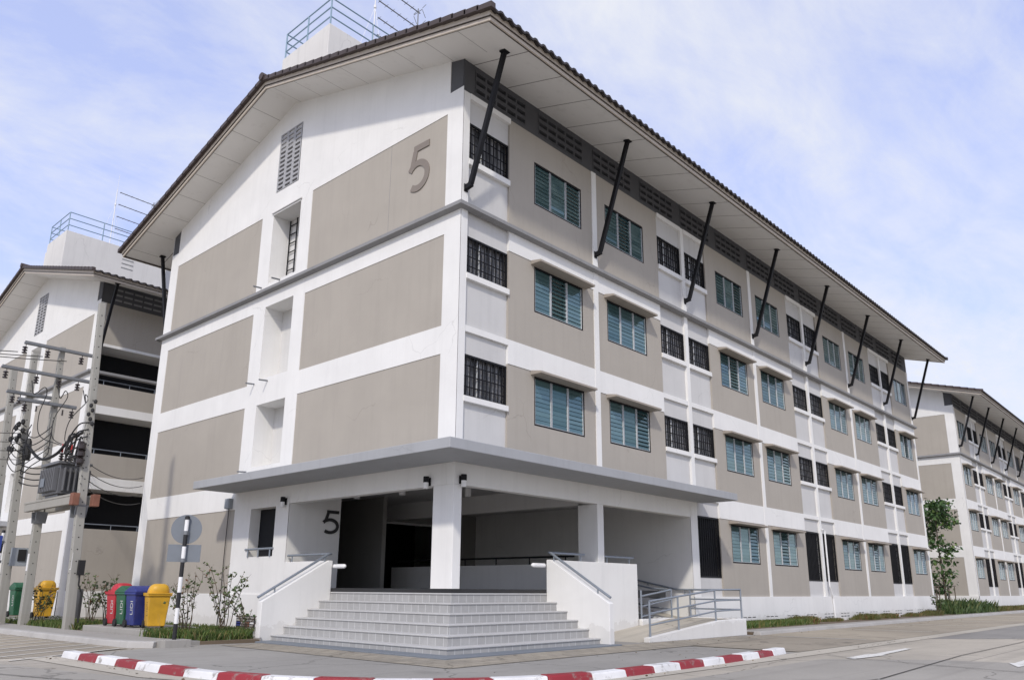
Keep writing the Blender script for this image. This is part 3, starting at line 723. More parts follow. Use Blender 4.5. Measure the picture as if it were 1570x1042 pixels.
    s.prism([(-1.93, zsf(-1.93)), (7.925, zsf(7.925)), (7.925, zsf(7.925)+t_), (-1.93, zsf(-1.93)+t_)], 'x', XR0+.03, XR1-.03)
    s.prism([(17.78, zsf(17.78)), (7.925, zsf(7.925)), (7.925, zsf(7.925)+t_), (17.78, zsf(17.78)+t_)], 'x', XR0+.03, XR1-.03)
    s.build('soffit', 'soffit_board', T)
    f = MB(warp)
    for sg in (1, -1):
        Y = (lambda y: y) if sg == 1 else (lambda y: 15.85-y)
        e = zsf(-1.95)
        f.prism([(Y(-1.95), e-.03), (Y(-1.91), e-.03), (Y(-1.91), e+.20), (Y(-1.95), e+.20)], 'x', XR0, XR1)
        f.prism([(Y(-1.985), e+.08), (Y(-1.952), e+.08), (Y(-1.952), e+.215), (Y(-1.985), e+.215)], 'x', XR0-.035, XR1+.035)
        for xa, xb in ((XR0, XR0+.04), (XR1-.04, XR1)):
            f.prism([(Y(-1.906), zsf(-1.906)-.03), (Y(7.925), zsf(7.925)-.03), (Y(7.925), zsf(7.925)+.2), (Y(-1.906), zsf(-1.906)+.2)], 'x', xa, xb)
        f.prism([(Y(-1.95), zsf(-1.95)+.08), (Y(7.925), zsf(7.925)+.08), (Y(7.925), zsf(7.925)+.215), (Y(-1.95), zsf(-1.95)+.215)], 'x', XR0-.035, XR0-.003)
    f.build('fascia', 'fascia_beige', T)
    fl = MB(warp)
    for sg in (1, -1):
        Y = (lambda y: y) if sg == 1 else (lambda y: 15.85-y)
        e = zsf(-1.95)
        fl.prism([(Y(-1.978), e+.062), (Y(-1.951), e+.062), (Y(-1.951), e+.079), (Y(-1.978), e+.079)], 'x', XR0-.028, XR1+.028)
        fl.prism([(Y(-1.90), e-.024), (Y(-1.87), e-.024), (Y(-1.87), e+.02), (Y(-1.90), e+.02)], 'x', XR0+.05, XR1-.05)
        fl.prism([(Y(-1.95), zsf(-1.95)+.062), (Y(7.925), zsf(7.925)+.062), (Y(7.925), zsf(7.925)+.079), (Y(-1.95), zsf(-1.95)+.079)], 'x', XR0-.028, XR0-.002)
        fl.prism([(Y(-1.85), zsf(-1.85)-.022), (Y(7.925), zsf(7.925)-.022), (Y(7.925), zsf(7.925)+.01), (Y(-1.85), zsf(-1.85)+.01)], 'x', XR0+.041, XR0+.065)
    fl.build('fascia_joint', 'fascia_line', T)
    # corrugated tile sheet
    tl = MB(warp); stp = 0.075; n = int((XR1-XR0+.25)/stp)
    for sg in (1, -1):
        V = []; Fc = []
        for i in range(n+1):
            x = XR0-.12+i*stp; h = 0.042*sin(2*pi*i/4.0+0.6)
            for y in (-2.10, 7.925):
                z = 14.18+.29*y+.262+h; yy = y if sg == 1 else 15.85-y
                V += [(x, yy, z), (x, yy, z-.06)]
        for i in range(n):
            a = 4*i; b = 4*(i+1); Fc += [(a, b, b+2, a+2), (a, a+1, b+1, b), (a+1, a+3, b+3, b+1)]
        tl.mesh(V, Fc, 0)
    tl.build('roof_tiles', 'roof_tile', T)
    vg = MB(warp); N_ = 24
    for sg in (1, -1):
        for k in range(N_):
            ya = -2.12+k*(10.05/N_); yb = ya+10.05/N_+.05
            for xx in (XR0-.15, XR1+.01):
                pts = [(ya, 14.18+.29*ya+.205), (yb, 14.18+.29*yb+.185), (yb, 14.18+.29*yb+.315), (ya, 14.18+.29*ya+.345)]
                if sg == -1: pts = [(15.85-a, b) for a, b in pts]
                vg.prism(pts, 'x', xx, xx+.14)
    vg.tube([(XR0-.2, 7.925, 16.80), (XR1+.2, 7.925, 16.80)], .13, 8)
    vg.build('verge_and_ridge_tiles', 'verge_brown', T)
    # ---- roof stair tower with guard rail
    tw = MB(); x0, x1, y0, y1, zt = 0.03, 5.2, 6.33, 9.07, 18.74
    tw.box(x0, x1, y0, y1, 15.0, zt-.02); tw.box(x0-.004, x0+.02, y1, y1+.16, 15.0, 18.30); tw.box(3.6, 5.8, 6.6, 8.8, 15.5, 18.9)
    to = tw.build('roof_tower', 'tower_paint', T, bevel=0.02)
    rl = MB(); cor = [(x0+.06, y1-.06), (x0+.06, y0+.06), (x1-.1, y0+.06), (x1-.1, y1-.06), (x0+.06, y1-.06)]
    for a, b in zip(cor, cor[1:]):
        for h in (.30, .66, 1.0): rl.tube([(a[0], a[1], zt+h), (b[0], b[1], zt+h)], .024, 6)
        k = max(1, round(sqrt((a[0]-b[0])**2+(a[1]-b[1])**2)/1.45))
        for i in range(k): rl.tube([(a[0]+(b[0]-a[0])*i/k, a[1]+(b[1]-a[1])*i/k, zt-.03), (a[0]+(b[0]-a[0])*i/k, a[1]+(b[1]-a[1])*i/k, zt+1.0)], .026, 6)
    rl.build('guard_rail', 'rail_blue', to)
    lv = MB()
    for k in range(4): lv.box(2.85, 3.45, y0-.012, y0+.01, 17.55+k*.24, 17.60+k*.24)
    lv.build('tower_vent', 'ledge_grey_paint', to)
    if not front: return T
    # ---- black eave struts
    def strut(x, side=1):
        b = MB(warp); Y = (lambda y: y) if side == 1 else (lambda y: 15.85-y)
        b.beam((x, Y(-.19), 10.66), (x, Y(-1.25), 13.82), .105, .105, 0, (1, 0, 0)); b.beam((x, Y(0.0), 10.60), (x, Y(-.225), 10.64), .118, .10, 0, (1, 0, 0))
        b.box(x-.06, x+.06, min(Y(-.03), Y(.0)), max(Y(-.03), Y(.0)), 10.50, 10.70)
        b.box(x-.1, x+.1, min(Y(-1.17), Y(-1.35)), max(Y(-1.17), Y(-1.35)), 13.79, 13.83)
        b.build('eave_strut', 'black_metal', T)
    cks = [s0 for s0 in [0.13, 5.43, 10.53, 15.63, 20.73, 25.83, 30.93, 35.84]]
    if facade == 'corridor': cks = [0.13, 5.3]
    if seg is SEGM: cks = [0.13, XL-30.93, XL-25.83, XL-20.73, XL-15.63, XL-10.53]
    for c in cks: strut(c*uscale)
    strut(0.13, -1)
    if facade != 'windows':
        for k in range(3):
            vv = MB(warp)
            for r in range(3):
                for c in range(5): vv.box(.5+k*2.5+c*.44, .86+k*2.5+c*.44, .012, .06, 13.46+r*.24, 13.54+r*.24)
            vv.build('eave_vent', 'ledge_grey_paint', T)
        return T
    # ---- pierced ventilation blocks under the eaves
    k = 0
    while True:
        a0 = .36+2.55*k; a1 = a0+2.02
        if a1 > 35.6: break
        if k == 0: a0 += .06
        w = (a1-a0)/5; vv = MB(warp); ys = []
        for c in range(5): ys += [a0+c*w, a0+c*w+.03, a0+(c+1)*w-.03]
        zz = []
        for r in range(3): zz += [13.40+r*.235, 13.44+r*.235, 13.56+r*.235]
        def vf2(u, z, a0=a0, w=w):
            q = (z-13.40) % .235
            return (0.12, 1) if .03 < ((u-a0) % w) < w-.03 and .04 < q < .16 and z < 14.05 else (.018, 0)
        vv.hf(ys+[a1], zz+[14.08], vf2, F); vv.build('eave_vent', ['dark_grey_paint', 'dark_void'], T); k += 1
    # ---- windows, hoods and barred windows
    if PROTO_W is None:
        PROTO_W = (window_proto(), awning_proto(), window_proto((6, 20, 8), 1), window_proto((9, 5, 18), 2), window_proto((5, 6, 10))); PROTO_B = {}
    for s0 in seg:
        if s0[0] > winmax: continue
        if s0[2] == 'A':
            for lv_ in (1, 2, 3, 4):
                if entrance and lv_ == 1 and s0[0] < 10: continue
                p = warp(s0[3]*uscale, 0.03, WINZ[lv_])
                wp = PROTO_W[WSEQ[int(s0[0]*7+lv_*13) % len(WSEQ)]]
                for pr, dx, dz, ok in ((wp, 0, 0, True), (PROTO_W[1], -.14, WH+.005, lv_ < 4)):
                    if not ok: continue
                    o = copy_tree(pr, T, (p[0]+dx*uscale, p[1] if dz == 0 else 0.0, p[2]+dz)); o.scale = (uscale, 1, 1)
        elif s0[2] == 'R':
            for lv_, (a, b) in RWIN.items():
                if entrance and lv_ == 1 and s0[0] < 10.5: continue
                h = b-a; w = 1.5; key = round(h, 2)
                if key not in PROTO_B: PROTO_B[key] = barred_proto(w, h, lv_ == 1, 'barred_door' if lv_ == 1 else 'barred_window')
                p = warp(s0[0]*uscale, 0.075, a)
                o = copy_tree(PROTO_B[key], T, p); o.scale = (uscale, 1, 1)
    # ---- plinth air bricks
    k = 0
    for i in range(14):
        x = (13.3+i*1.75 if entrance else .8+i*1.75)
        if x > 35: break
        q = MB(warp)
        for r in range(2):
            for c in range(3): q.box((x+c*.34)*uscale, (x+.25+c*.34)*uscale, -.023, 0.02, .22+r*.12, .255+r*.12-.012*r)
        q.build('air_brick', 'pole_black', T)
    return T

main = make_building('apartment_building', 'large white and beige apartment block with number 5 on its gable and a corner entrance', (0, 0, 0), SEG, warp_main, True)
leftb = make_building('apartment_building', 'white and beige apartment block behind the utility poles, with dark open corridors', (0, 22.6, 0), SEG, ident, False, facade='corridor')
rightb = make_building('apartment_building', 'farther white and beige apartment block beyond the young tree, at the right edge', (45.95, 0, 0), SEGM, ident, False, uscale=0.92, winmax=20)
for pr in list(PROTO_W)+list(PROTO_B.values()):
    for c in kids(pr): bpy.data.objects.remove(c)
    bpy.data.objects.remove(pr)

# ---- details of the main block
def part(mb, name, mats, **k): return mb.build(name, mats, main, **k)
d = MB(); digit5(d, -2.00, -1.20, 11.06, 12.40, lambda u, dd, z: (dd, -u, z), -.012, .0148, .175); part(d, 'numeral', 'digit_brown')
# ladder in the top stair opening
ld_ = MB()
for y in (8.17, 8.56): ld_.beam((.57, y, 10.38), (.57, y, 12.9), .03, .03, 0, (1, 0, 0))
for k in range(7): ld_.beam((.57, 8.17, 10.65+k*.31), (.57, 8.56, 10.65+k*.31), .024, .024)
part(ld_, 'ladder', 'black_metal')
mb = MB(); mb.box(-.02, .62, 7.1, 8.65, 12.70, 12.78); mb.box(-.05, .0, 7.05, 8.7, 12.76, 12.79); part(mb, 'opening_lintel', 'light_grey_paint')
for (y, z) in ((9.0, 10.33), (7.95, 10.33), (8.9, 7.18), (8.15, 7.16), (8.9, 4.5)):
    m_ = MB(); m_.tube([(0, y, z), (-.28, y, z-.02)], .025, 6); part(m_, 'drain_spout', 'galvanised')
# entrance canopy (L-shaped slab)
c = MB(); c.prism([(-1.33, -1.25), (10.95, -1.25), (10.95, -.031), (-.031, -.031), (-.031, 9.38), (-1.33, 9.38)], 'z', 3.90, 4.12)
part(c, 'entrance_canopy', 'canopy_grey_paint', bevel=0.012)
# beams and columns
b = MB(); b.box(0, 10.2, 0, .25, 3.42, 4.14); b.box(0, .25, .25, 6.45, 3.42, 4.14); part(b, 'entrance_beam', 'white_paint', bevel=0.01)
for x0, x1, y1 in ((0.0, .25, .67), (5.29, 5.57, .66)):
    b = MB(); b.box(x0+.003, x1, .003, y1, 1.11, 3.42); o = part(b, 'entrance_column', 'white_paint', bevel=0.012)
# interior of the entrance hall
b = MB(); b.box(.25, 10.2, .25, 9.4, 3.95, 4.12); part(b, 'entrance_ceiling', 'interior_white')
b = MB(); b.box(5.29, 5.57, .66, 9.4, 3.42, 3.95); part(b, 'inner_beam', 'interior_white')
b = MB(); b.box(5.34, 5.50, .66, 8.5, 1.2, 1.88); part(b, 'half_wall', 'interior_white')
b = MB(); b.tube([(5.42, .9, 2.08), (5.42, 8.4, 2.08)], .03, 6)
for k in range(6): b.tube([(5.42, 1.2+k*1.3, 1.88), (5.42, 1.2+k*1.3, 2.08)], .02, 6)
part(b, 'half_wall_rail', 'black_metal')
b = MB(); b.box(10.2, 10.42, .02, 9.4, 0, 3.95); part(b, 'ramp_side_wall', 'white_paint')
b = MB(); b.box(.02, 1.70, 6.452, 6.62, 1.2, 3.949); part(b, 'number_wall', 'white_paint')
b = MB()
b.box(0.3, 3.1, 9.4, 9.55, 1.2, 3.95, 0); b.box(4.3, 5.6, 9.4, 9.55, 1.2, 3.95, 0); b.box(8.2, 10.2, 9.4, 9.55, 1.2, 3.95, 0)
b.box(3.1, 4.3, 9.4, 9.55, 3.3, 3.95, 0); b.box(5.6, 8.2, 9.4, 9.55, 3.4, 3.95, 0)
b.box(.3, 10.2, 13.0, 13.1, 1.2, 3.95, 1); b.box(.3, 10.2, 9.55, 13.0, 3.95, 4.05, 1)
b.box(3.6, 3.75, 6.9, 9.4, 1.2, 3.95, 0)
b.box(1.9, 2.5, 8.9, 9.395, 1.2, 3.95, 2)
part(b, 'hall_back_wall', ['interior_shade_paint', 'dark_void', 'interior_shade_paint'])
b = MB(); b.box(1.0, 1.9, 9.35, 9.398, 1.2, 3.25, 0); b.box(2.55, 3.4, 9.33, 9.398, 1.2, 3.3, 0); b.box(3.15, 4.25, 9.45, 9.5, 1.2, 3.3, 0); part(b, 'hall_doorway_dark', 'dark_void')  # near-black panels standing for the darkness of open doorways
b = MB()
for (x0, x1, zt) in ((.93, 1.97, 3.25), (2.48, 3.47, 3.30), (5.55, 8.25, 3.40)):
    b.box(x0, x0+.07, 9.30, 9.40, 1.2, zt); b.box(x1-.07, x1, 9.30, 9.40, 1.2, zt); b.box(x0, x1, 9.30, 9.40, zt, zt+.07)
part(b, 'door_frame', 'light_grey_paint')
b = MB(); b.box(.33, .5, 6.62, 9.4, 1.2, 3.95); part(b, 'opening_dark_backing', 'dark_void')  # near-black slab standing for the unlit space behind the small gable opening
for (x, y) in ((1.6, 3.5), (2.4, 4.6), (1.2, 1.6), (3.8, 3.4), (2.2, 6.4)):
    b = MB(); b.lathe([(.09, 3.72), (.09, 3.955)], (x, y, 0), 14); part(b, 'ceiling_lamp', 'white_plastic', smooth=True)
# rail in the small opening beside the entrance
b = MB(); b.tube([(-.02, 7.05, 2.24), (-.02, 8.5, 2.24)], .03, 8)
for y in (7.2, 7.8, 8.35): b.tube([(-.02, y, 2.02), (-.02, y, 2.24)], .022, 6)
part(b, 'opening_rail', 'rail_grey')
# plinth grille with stacked coloured bricks
b = MB(); b.box(-.045, -.02, 7.62, 8.6, 0.02, .44, 1)
for r in range(6):
    for c_ in range(4):
        b.box(-.06, -.046, 7.66+c_*.235, 7.86+c_*.235, .04+r*.067, .085+r*.067, random.choice((0, 0, 0, 4)) if r > 3 else random.choice((0, 0, 0, 2, 2, 3, 4)))
part(b, 'plinth_grille', ['slab_concrete', 'dark_void', 'plastic_blue', 'rust_red', 'white_plastic'])
# white drain pipe on the long side
b = MB(); b.tube([(20.98, -.06, 3.62), (20.98, -.06, 1.4), (21.25, -.06, .95), (21.3, -.06, .1)], .035, 8); b.tube([(20.98, -.06, 3.62), (20.75, -.06, 3.66)], .03, 6)
part(b, 'drain_pipe', 'white_plastic')

# ---- wall lamps, number sign, junction box
def lamp(loc, facing, label):
    t = thing('wall_lamp', label, 'lamp', loc, group='lamps on the entrance beam')
    n = Vector(facing)
    b = MB(); a = Vector((0, 0, 0)); p = n*.10
    b.box(min(0, n.x*.03)-(.05 if n.x == 0 else 0), max(0, n.x*.03)+(.05 if n.x == 0 else 0), min(0, n.y*.03)-(.05 if n.y == 0 else 0), max(0, n.y*.03)+(.05 if n.y == 0 else 0), -.09, .09)
    b.lathe([(.06, .0), (.066, .01), (.066, .12), (.06, .135)], (p.x, p.y, -.02), 16); b.beam((0, 0, .05), tuple(n*.09+Vector((0, 0, .05))), .05, .05)
    b.build('lamp_housing', 'black_metal', t, smooth=True)
    b = MB(); b.lathe([(.05, -.16), (.056, -.15), (.056, -.02)], (p.x, p.y, 0), 16); b.build('lamp_diffuser', 'white_plastic', t, smooth=True)
lamp((-.0, .80, 3.52), (-1, 0, 0), 'small black wall lamp on the left face of the entrance corner column')
lamp((.20, -.0, 3.52), (0, -1, 0), 'small black wall lamp on the right face of the entrance corner column')
lamp((-.0, 6.62, 3.48), (-1, 0, 0), 'small black wall lamp between the small opening and the wall with the black 5')
ns = thing('number_sign', 'black number 5 mounted on the white wall left of the entrance', 'sign', (1.38, 6.45, 3.0))
b = MB(); digit5(b, -.27, .27, -.33, .33, lambda u, dd, z: (u, -dd, z), .006, .03, .088); b.build('digit', 'digit_black', ns)
jb = thing('junction_box', 'small grey electrical box with a cable pipe running down the beige gable panel', 'electrical box', (0, 9.62, 3.6))
b = MB(); b.box(-.12, 0, -.14, .14, -.14, .16); b.box(-.135, -.12, -.12, .12, -.12, .14); b.build('box_housing', 'box_grey', jb, bevel=0.01)
b = MB(); b.tube([(-.04, .0, -.14), (-.04, .02, -1.6), (-.04, 0, -2.7), (-.04, .05, -3.5)], .013, 6); b.build('conduit', 'joint_tar', jb)

# ------------------------------------------------------------------ entrance steps
TZ = [1.11, .913, .72, .53, .345, .155, 0.0]
st = thing('entrance_steps', 'wide grey tiled corner steps with white side walls leading up to the entrance', 'steps', (0, 0, 0))
def lpoly(o, k=0.0): return [(-o-k, -o-k), (3.15, -o-k), (3.15, .0), (.0, .0), (.0, 4.30), (-o-k, 4.30)]
for i in range(6):
    b = MB(); o = .31*i
    if i == 0: poly = [(0.0, -.0), (3.15, -.0), (3.15, .8), (.8, .8), (.8, 4.30), (0, 4.30)]
    else: poly = lpoly(o)
    b.prism(poly, 'z', TZ[i+1], TZ[i]-.03, 0)
    s_ = b.build('step', 'stair_tile', st)
    nb_ = MB(); k = .022
    if i == 0: pl = [(-k, -k), (3.15, -k), (3.15, .8), (.8, .8), (.8, 4.30), (-k, 4.30)]
    else: pl = lpoly(o, k)
    nb_.prism(pl, 'z', TZ[i]-.03, TZ[i], 0); nb_.build('nosing', 'nosing', s_, bevel=0.006)
b = MB(); b.prism([(-2.0, -2.0), (3.35, -2.0), (3.35, -1.55), (-1.55, -1.55), (-1.55, 4.48), (-2.0, 4.48)], 'z', -.02, .035); b.build('bottom_slab', 'sign_back', st, bevel=0.01)
b = MB(); b.box(.0, 3.15, .0, .4, 1.112, 1.2); b.box(.0, .4, .4, 4.3, 1.112, 1.2); b.build('top_edge', 'granite_black', st)
b = MB(); b.box(.4, 5.33, .4, 9.39, 1.0, 1.198); b.box(5.33, 8.8, .15, 9.39, 1.0, 1.198); b.box(3.15, 5.33, .15, .4, 1.0, 1.198); b.box(0.15, .4, 4.3, 9.39, 1.0, 1.198); b.build('hall_floor', 'granite_black', st)
# side walls
b = MB(); b.prism([(0.0, 0), (0.0, 1.90), (-.10, 1.90), (-1.82, .905), (-1.82, 0)], 'x', 3.15, 3.33); b.build('side_wall', 'white_paint', st, bevel=0.012)
b = MB(); b.prism([(0.0, 0), (0.0, 1.86), (-.10, 1.86), (-1.86, .89), (-1.86, 0)], 'y', 4.30, 4.48); b.build('side_wall', 'white_paint', st, bevel=0.012)
b = MB(); b.box(3.33, 7.10, -.004, .148, 0, 1.90); b.build('parapet', 'white_paint', st, bevel=0.012)
b = MB(); b.box(-.004, .148, 4.48, 6.45, 0, 1.86); b.build('parapet', 'white_paint', st, bevel=0.012)
def handrail(pts, posts, name='handrail'):
    h = MB(); h.tube(pts, .03, 10)
    for p, q in posts: h.tube([p, q], .018, 8)
    h.build(name, 'rail_grey', st, smooth=True)
handrail([(3.24, -1.80, 1.03), (3.24, -.06, 2.06), (3.30, .06, 2.07), (4.75, .06, 2.07)], [((3.24, -1.45, 1.12), (3.24, -1.45, 1.235)), ((3.24, -.16, 1.86), (3.24, -.16, 2.0)), ((4.6, .06, 1.9), (4.6, .06, 2.07))])
handrail([(5.6, .06, 2.06), (7.0, .06, 2.06)], [((5.75, .06, 1.9), (5.75, .06, 2.06)), ((6.8, .06, 1.9), (6.8, .06, 2.06))])
handrail([(-1.92, 4.39, .98), (-.06, 4.39, 2.02), (.06, 4.45, 2.03), (.06, 6.40, 2.03)], [((-1.5, 4.39, 1.09), (-1.5, 4.39, 1.215)), ((-.16, 4.39, 1.83), (-.16, 4.39, 1.97)), ((.06, 6.2, 1.86), (.06, 6.2, 2.03))])
for (p, q) in (((3.15, .07, 1.76), (2.68, .07, 1.76)), ((.07, 4.30, 1.72), (.07, 3.84, 1.72))):
    b = MB(); v = (Vector(q)-Vector(p)); 
    pts = [Vector(p)+v*f for f in (0, .5, .88)]; b.tube(pts, .055, 12); b.tube([pts[-1], Vector(p)+v*.96, Vector(q)], .055, 12, 0, .02); b.build('rounded_stub_rail', 'white_plastic', st, smooth=True)

# ------------------------------------------------------------------ wheelchair ramp
rp = thing('wheelchair_ramp', 'white walled wheelchair ramp with grey tube railings right of the entrance steps', 'ramp', (0, 0, 0))
b = MB(); b.prism([(4.55, 0.004), (8.55, .43), (9.7, .43), (9.7, 0.0)], 'y', -1.66, -.004); b.box(8.8, 10.2, -.004, .6, 0, .43); b.prism([(.6, 0), (.6, .43), (4.6, 1.19), (9, 1.19), (9, 0)], 'x', 8.8, 10.198)
b.build('ramp_slab', 'gutter_concrete', rp)
b = MB(); b.prism([(4.75, 0), (4.75, .11), (5.2, .15), (8.3, .43), (9.82, .45), (9.82, 0)], 'y', -1.82, -1.66); b.box(9.7, 9.82, -1.66, -.03, 0, .45); b.build('outer_wall', 'white_paint', rp, bevel=0.012)
b = MB(); b.box(7.10, 8.8, -.12, -.006, 0, .44); b.prism([(0.0, 0), (0, .44), (.6, .46), (4.4, 1.19), (4.4, 0)], 'x', 8.68, 8.80); b.build('inner_wall', 'white_paint', rp, bevel=0.012)
def rail(pts, offs, posts, r=.026):
    h = MB()
    for o in offs: h.tube([(p[0], p[1], p[2]+o) for p in pts], r if o == offs[0] else r*.8, 8)
    for p in posts: h.tube([(p[0], p[1], p[2]-.02), (p[0], p[1], p[2]+offs[0])], r, 8)
    h.build('railing', 'rail_grey', rp, smooth=True)
rail([(4.92, -1.74, .13), (8.25, -1.74, .41), (9.72, -1.74, .43)], (.81, .53, .26), [(4.92, -1.74, .13), (6.25, -1.74, .24), (8.2, -1.74, .42), (9.72, -1.74, .44)])
rail([(9.72, -1.74, .43), (9.72, -.10, .43)], (.80, .53, .26), [(9.72, -.12, .43)])
rail([(7.16, -.06, .24), (8.74, -.06, .42), (8.74, .6, .46), (8.74, 4.3, 1.19)], (.80, .53, .26), [(7.16, -.06, .40), (8.74, -.06, .42), (8.74, 2.0, .72), (8.74, 4.2, 1.17)])
h = MB(); h.tube([(10.13, -.0, 1.22), (10.13, .6, 1.24), (10.13, 4.3, 1.98)], .028, 8)
for y, z in ((.3, 1.22), (1.6, 1.44), (3.2, 1.76)): h.tube([(10.13, y, z), (10.13, y, z-.08), (10.2, y, z-.08)], .012, 6)
h.build('wall_handrail', 'rail_grey', rp, smooth=True)

# ------------------------------------------------------------------ rubbish bins
def slab(loc, lx, ly, label):
    t = MB(); t.box(-lx/2, lx/2, -ly/2, ly/2, -.05, .20); o = t.build('bin_slab', 'slab_concrete', loc=loc, bevel=0.015)
    tag(o, label, 'plinth')
slab((-2.55, 8.55, .02), 1.75, 3.6, 'low concrete plinth carrying the red, green, blue and yellow bins')
slab((-2.35, 16.9, .02), 1.8, 3.4, 'low concrete plinth under the green and yellow bins farther left, behind the poles')
def bin_(loc, mat, letter, letmat, label, dome=False, h=1.0, rz=0.0, group='wheeled rubbish bins'):
    t = thing('rubbish_bin', label, 'bin', loc, rz, group)
    b = MB(); w0, w1, d0, d1 = .21, .27, .22, .30
    V = [(-w0, -d0, .06), (w0, -d0, .06), (w0, d0, .06), (-w0, d0, .06), (-w1, -d1, h*.9), (w1, -d1, h*.9), (w1, d1, h*.9), (-w1, d1, h*.9)]
    b.mesh(V, [(3, 2, 1, 0), (4, 5, 6, 7), (0, 1, 5, 4), (1, 2, 6, 5), (2, 3, 7, 6), (3, 0, 4, 7)])
    b.box(-w1-.035, w1+.035, -d1-.035, d1+.035, h*.86, h*.91)
    b.box(-w0-.01, w0+.01, d0-.02, d0+.06, .1, .5)
    b.build('bin_body', mat, t, bevel=0.02)
    l = MB()
    if dome:
        l.box(-w1-.03, w1+.03, -d1-.05, d1+.09, h*.912, h*.945)
        V = []; F = []; nu, nv = 18, 7
        for j in range(nv+1):
            a = pi/2*j/nv; zz = h*.94+.235*sin(a)**1.0; rr = cos(a)**.55 if j < nv else 0.0
            for i in range(nu):
                w = 2*pi*i/nu; cx_ = math.copysign(abs(cos(w))**.6, cos(w)); sy_ = math.copysign(abs(sin(w))**.6, sin(w))
                V.append(((w1-.01)*rr*cx_, -.03+(d1-.02)*rr*sy_-.05*sin(a), zz))
        for j in range(nv):
            for i in range(nu): k = (i+1) % nu; F.append((j*nu+i, j*nu+k, (j+1)*nu+k, (j+1)*nu+i))
        l.mesh(V, F); pr = None
    else:
        pr = [(-d1-.05, h*.91), (d1+.08, h*.91), (d1+.08, h*.95), (d1*.55, h*1.04), (-d1*.1, h*1.1), (-d1*.7, h*1.04), (-d1-.04, h*.97)]
    if pr: l.prism(pr, 'x', -w1-.02, w1+.02); l.build('bin_lid', mat, t, bevel=0.03)
    else: l.build('bin_lid', mat, t, smooth=True)
    w = MB()
    for sx in (-1, 1): w.lathe([(.1, -.03), (.1, .03)], (sx*(w0+.02), d0+.03, .1), 14, 0, 'x')
    w.tube([(-w0, d0+.03, .1), (w0, d0+.03, .1)], .015, 6); w.build('wheel', 'rubber', t, smooth=True)
    hd = MB(); hd.tube([(-.18, d1+.06, h*.9), (-.18, d1+.12, h*.97), (.18, d1+.12, h*.97), (.18, d1+.06, h*.9)], .018, 6); hd.build('handle', mat, t)
    t.scale = (.93, .93, .95)
    # upright lettering on the side facing the road (-x side), reading upwards
    sl = math.atan2(w1-w0, h*.9-.06)
    M = Matrix.Translation((-.5*(w0+w1)-.008, -.13 if letter else 0, h*.5)) @ Matrix.Rotation(-sl, 4, 'Y') @ Matrix(((0, 0, -1, 0), (0, -1, 0, 0), (-1, 0, 0, 0), (0, 0, 0, 1))).to_3x3().to_4x4()
    # text x -> +z (upwards), text y -> +y is mirrored, so use a proper rotation instead
    R = Matrix(((0, 0, -1), (0, 1, 0), (1, 0, 0)))      # columns: x->z, y->y, z->-x
    R = Matrix(((0, 0, -1), (0, 1, 0), (1, 0, 0)))
    M = Matrix.Translation((-.5*(w0+w1)-.004, -.10, h*.52)) @ Matrix.Rotation(-sl, 4, 'Y') @ R.to_4x4()
    text_part(letter, 'lettering', .215, letmat, t, M)
    return t
bin_((-2.93, 9.42, .22), 'plastic_red', 'LIDI', 'letter_white', 'red wheeled bin with a rounded lid, farthest left of the four colourful bins', h=.95, dome=True)
bin_((-2.95, 8.78, .22), 'plastic_green', 'LIDI', 'letter_white', 'green wheeled bin between the red and the blue bin', h=.96)
bin_((-2.97, 8.13, .22), 'plastic_blue', 'LIDI', 'letter_white', 'blue wheeled bin between the green and the yellow bin', h=.96)
bin_((-2.86, 7.42, .22), 'plastic_yellow', 'LIDI', 'brown_letter', 'yellow wheeled bin with a domed lid, beside the striped pole', h=.93, dome=True, rz=radians(-14))
bin_((-2.84, 17.55, .22), 'plastic_green', 'LIDI', 'letter_white', 'green wheeled bin in front of the farther block, seen between two poles', h=1.05, group='bins behind the poles')
bin_((-2.62, 15.95, .22), 'plastic_yellow', 'LIDI', 'brown_letter', 'yellow wheeled bin behind the poles, beside a grey drum', h=1.05, dome=True, group='bins behind the poles')
b = MB(); b.lathe([(.22, 0), (.23, .03), (.23, .85), (.21, .9)], (0, 0, 0), 16); o = b.build('grey_drum', 'transformer_grey', loc=(-1.85, 15.6, .22), smooth=True); tag(o, 'grey drum standing beside the yellow bin behind the poles', 'drum')

# ------------------------------------------------------------------ striped poles and signs
def striped(loc, h, label, group='black and white poles'):
    t = thing('striped_post', label, 'post', loc, group=group)
    b = MB(); b.box(-.28, .28, -.2, .2, -.06, .10); b.build('footing', 'slab_concrete', t, bevel=0.01)
    b = MB(); n = 8; seg = (h-.1)/n
    for k in range(n): b.lathe([(.042, .1+k*seg), (.042, .1+(k+1)*seg)], (0, 0, 0), 14, (0 if k % 2 == 0 else 1))
    b.lathe([(.05, h-.06), (.05, h), (.03, h+.02)], (0, 0, 0), 14, 0)
    b.build('post', ['pole_black', 'pole_white'], t, smooth=True)
    b = MB()
    for z in (h-.38, h-.95):
        b = MB(); b.lathe([(.05, z), (.05, z+.08)], (0, 0, 0), 12); b.box(-.02, .07, -.01, .06, z, z+.08); b.build('clamp', 'galvanised', t)
    return t
sp_ = striped((-3.92, 4.10, .05), 2.60, 'black and white striped post carrying two grey sign backs before the gable')
